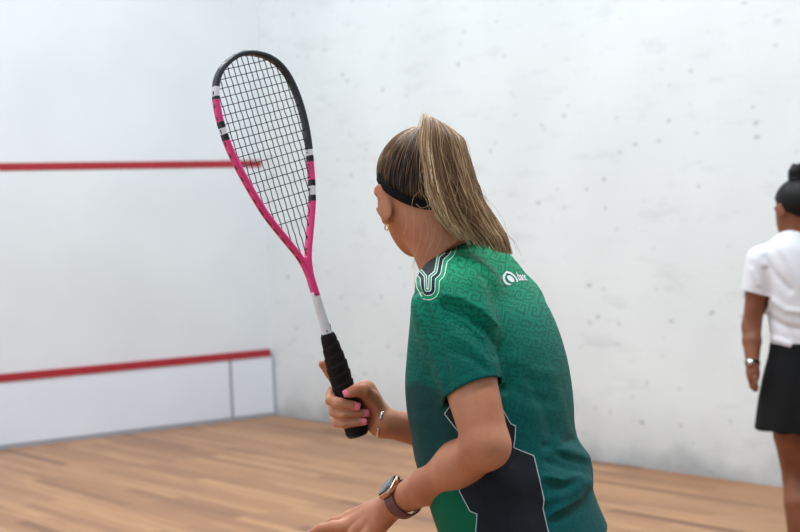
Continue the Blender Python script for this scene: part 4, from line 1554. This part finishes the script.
# dark hair in a bun
M['hair_dark'] = hair_mat('black_hair', (9, 8, 8), (15, 13, 13), (26, 22, 21), .2, .5)
A2 = Field(HC2 - .16, HC2 + .20, .0035)
A2.ell(HP2(0, -.004, .006), (.0775, .094, .088), H2R, 0)
A2.ell(Q2(797.5, 173, -.01), (.034, .034, .031), None, .012)
Xa, Ya, Za = A2.ax[0][:, None, None], A2.ax[1][None, :, None], A2.ax[2][None, None, :]
pn_ = HP2(0, -.05, -.045); nn2 = H2R @ unit(np.array([0, .50, -.86]))
A2.g = np.maximum(A2.g, ((Xa - pn_[0]) * nn2[0] + (Ya - pn_[1]) * nn2[1] + (Za - pn_[2]) * nn2[2]).astype(np.float32))
Vh, Fh = A2.mesh(2)
ha = put('hair', to_world(Vh), Fh, M['hair_dark'], p2); float_attr(ha, 'tone', .4 + .5 * rng.random(len(Vh)) * 0 + .3 * np.sin(np.arctan2((Vh - HC2) @ H2R[:, 0], (Vh - HC2) @ H2R[:, 2]) * 40))
ha['label'] = 'dark hair pulled up'
bc2 = Q2(797.5, 173.5, -.01)
bp = []
for i in range(7):
    ph0 = i * .9
    bp.append([bc2 + np.array([math.cos(a) * .021 * math.cos(.35 * i), math.sin(a) * .021, math.sin(a + ph0) * .012 + math.cos(a) * .020 * math.sin(.35 * i) + (i - 3) * .0045]) for a in np.linspace(0, 2 * math.pi, 28)])
Vbn, Fbn = tubes(np.array(bp), np.full((7, 28), .0135), 10)
bn = put('hair_bun', to_world(Vbn), Fbn, M['hair_dark'], p2); float_attr(bn, 'tone', .4 + .4 * np.sin(np.arange(len(Vbn)) * .9))
el_p = []
shp, el, wr = arms2[1]
wa = unit(wr - el); BBr = basis(wa, np.array([0, 1., 0])); cb_ = wr - wa * .004
Vt, Ft = sweep(np.array([cb_ + (BBr[:, 1] * math.cos(a) + BBr[:, 2] * math.sin(a)) * .0258 for a in np.linspace(0, 2 * math.pi, 40, endpoint=False)]), [(BBr[:, 0], BBr[:, 1] * math.cos(a) + BBr[:, 2] * math.sin(a)) for a in np.linspace(0, 2 * math.pi, 40, endpoint=False)], lambda i: rrect(.010, .003, .001, 2), closed=True)
put('wristband', to_world(Vt), Ft, M['black_cloth'], p2)
face_c = cb_ - np.array([.012, .022, -.004]) * 1.08
Vt, Ft = sweep(np.array([face_c, face_c + unit(face_c - cb_) * .006]), [(BBr[:, 0], unit(np.cross(BBr[:, 0], face_c - cb_)))] * 2, lambda i: circle(.013, 18))
put('watch_face', to_world(Vt), Ft, M['silver'], p2)
for s in (1, -1):
    hip, kn, an_ = legs2[s]
    aw_ = to_world(an_); f = RV @ F2; f[2] = 0; f /= np.linalg.norm(f); l = np.array([-f[1], f[0], 0])
    so_ = shoe([(-.085, .024, .0, .02), (-.07, .036, 0, .026), (0, .037, 0, .026), (.06, .043, 0, .026), (.11, .046, 0, .026), (.16, .040, 0, .024), (.185, .022, .004, .02)], 'shoe', M['rubber'], p2)
    shoe([(-.078, .024, .02, .075), (-.06, .035, .016, .105), (-.02, .037, .016, .115), (.03, .040, .016, .095), (.08, .043, .016, .072), (.13, .042, .016, .058), (.165, .034, .016, .046), (.178, .018, .02, .035)], 'upper', M['shoe'], so_)
# ------------------------------------------------------------------ camera and light
cd = bpy.data.cameras.new('camera'); co_ = bpy.data.objects.new('camera', cd); COL.objects.link(co_)
mw = Matrix(((CR[0], CU[0], -CF[0], CAM[0]), (CR[1], CU[1], -CF[1], CAM[1]), (CR[2], CU[2], -CF[2], CAM[2]), (0, 0, 0, 1)))
co_.matrix_world = mw
cd.sensor_width = 36; cd.lens = F_PX * 36 / 800; cd.clip_start = .05
cd.dof.use_dof = True; cd.dof.focus_distance = 2.46; cd.dof.aperture_fstop = 7.1
SC.camera = co_

w = bpy.data.worlds.new('hall'); SC.world = w; w.use_nodes = True
w.node_tree.nodes['Background'].inputs[0].default_value = (.84, .92, 1.0, 1)
w.node_tree.nodes['Background'].inputs[1].default_value = .50


def area(name, loc, rot, sx, sy, power, col=(1, 1, 1)):
    l = bpy.data.lights.new(name, 'AREA'); l.shape = 'RECTANGLE'; l.size = sx; l.size_y = sy; l.energy = power; l.color = col
    o = bpy.data.objects.new(name, l); COL.objects.link(o); o.location = loc; o.rotation_euler = rot
    return o


for i, (x, y) in enumerate([(-2.1, -2.2), (-4.4, -2.2), (-2.1, -5.2), (-4.4, -5.2), (-2.1, -8.2), (-4.4, -8.2)]):
    area('ceiling_lamp', (x, y, 5.55), (0, 0, 0), 1.3, .5, 118, (.93, .97, 1.0))

SC.view_settings.view_transform = 'Standard'
SC.view_settings.look = 'None'
SC.view_settings.gamma = 1
SC.view_settings.use_curve_mapping = False
SC.view_settings.exposure = -0.46
SC.cycles.use_denoising = True
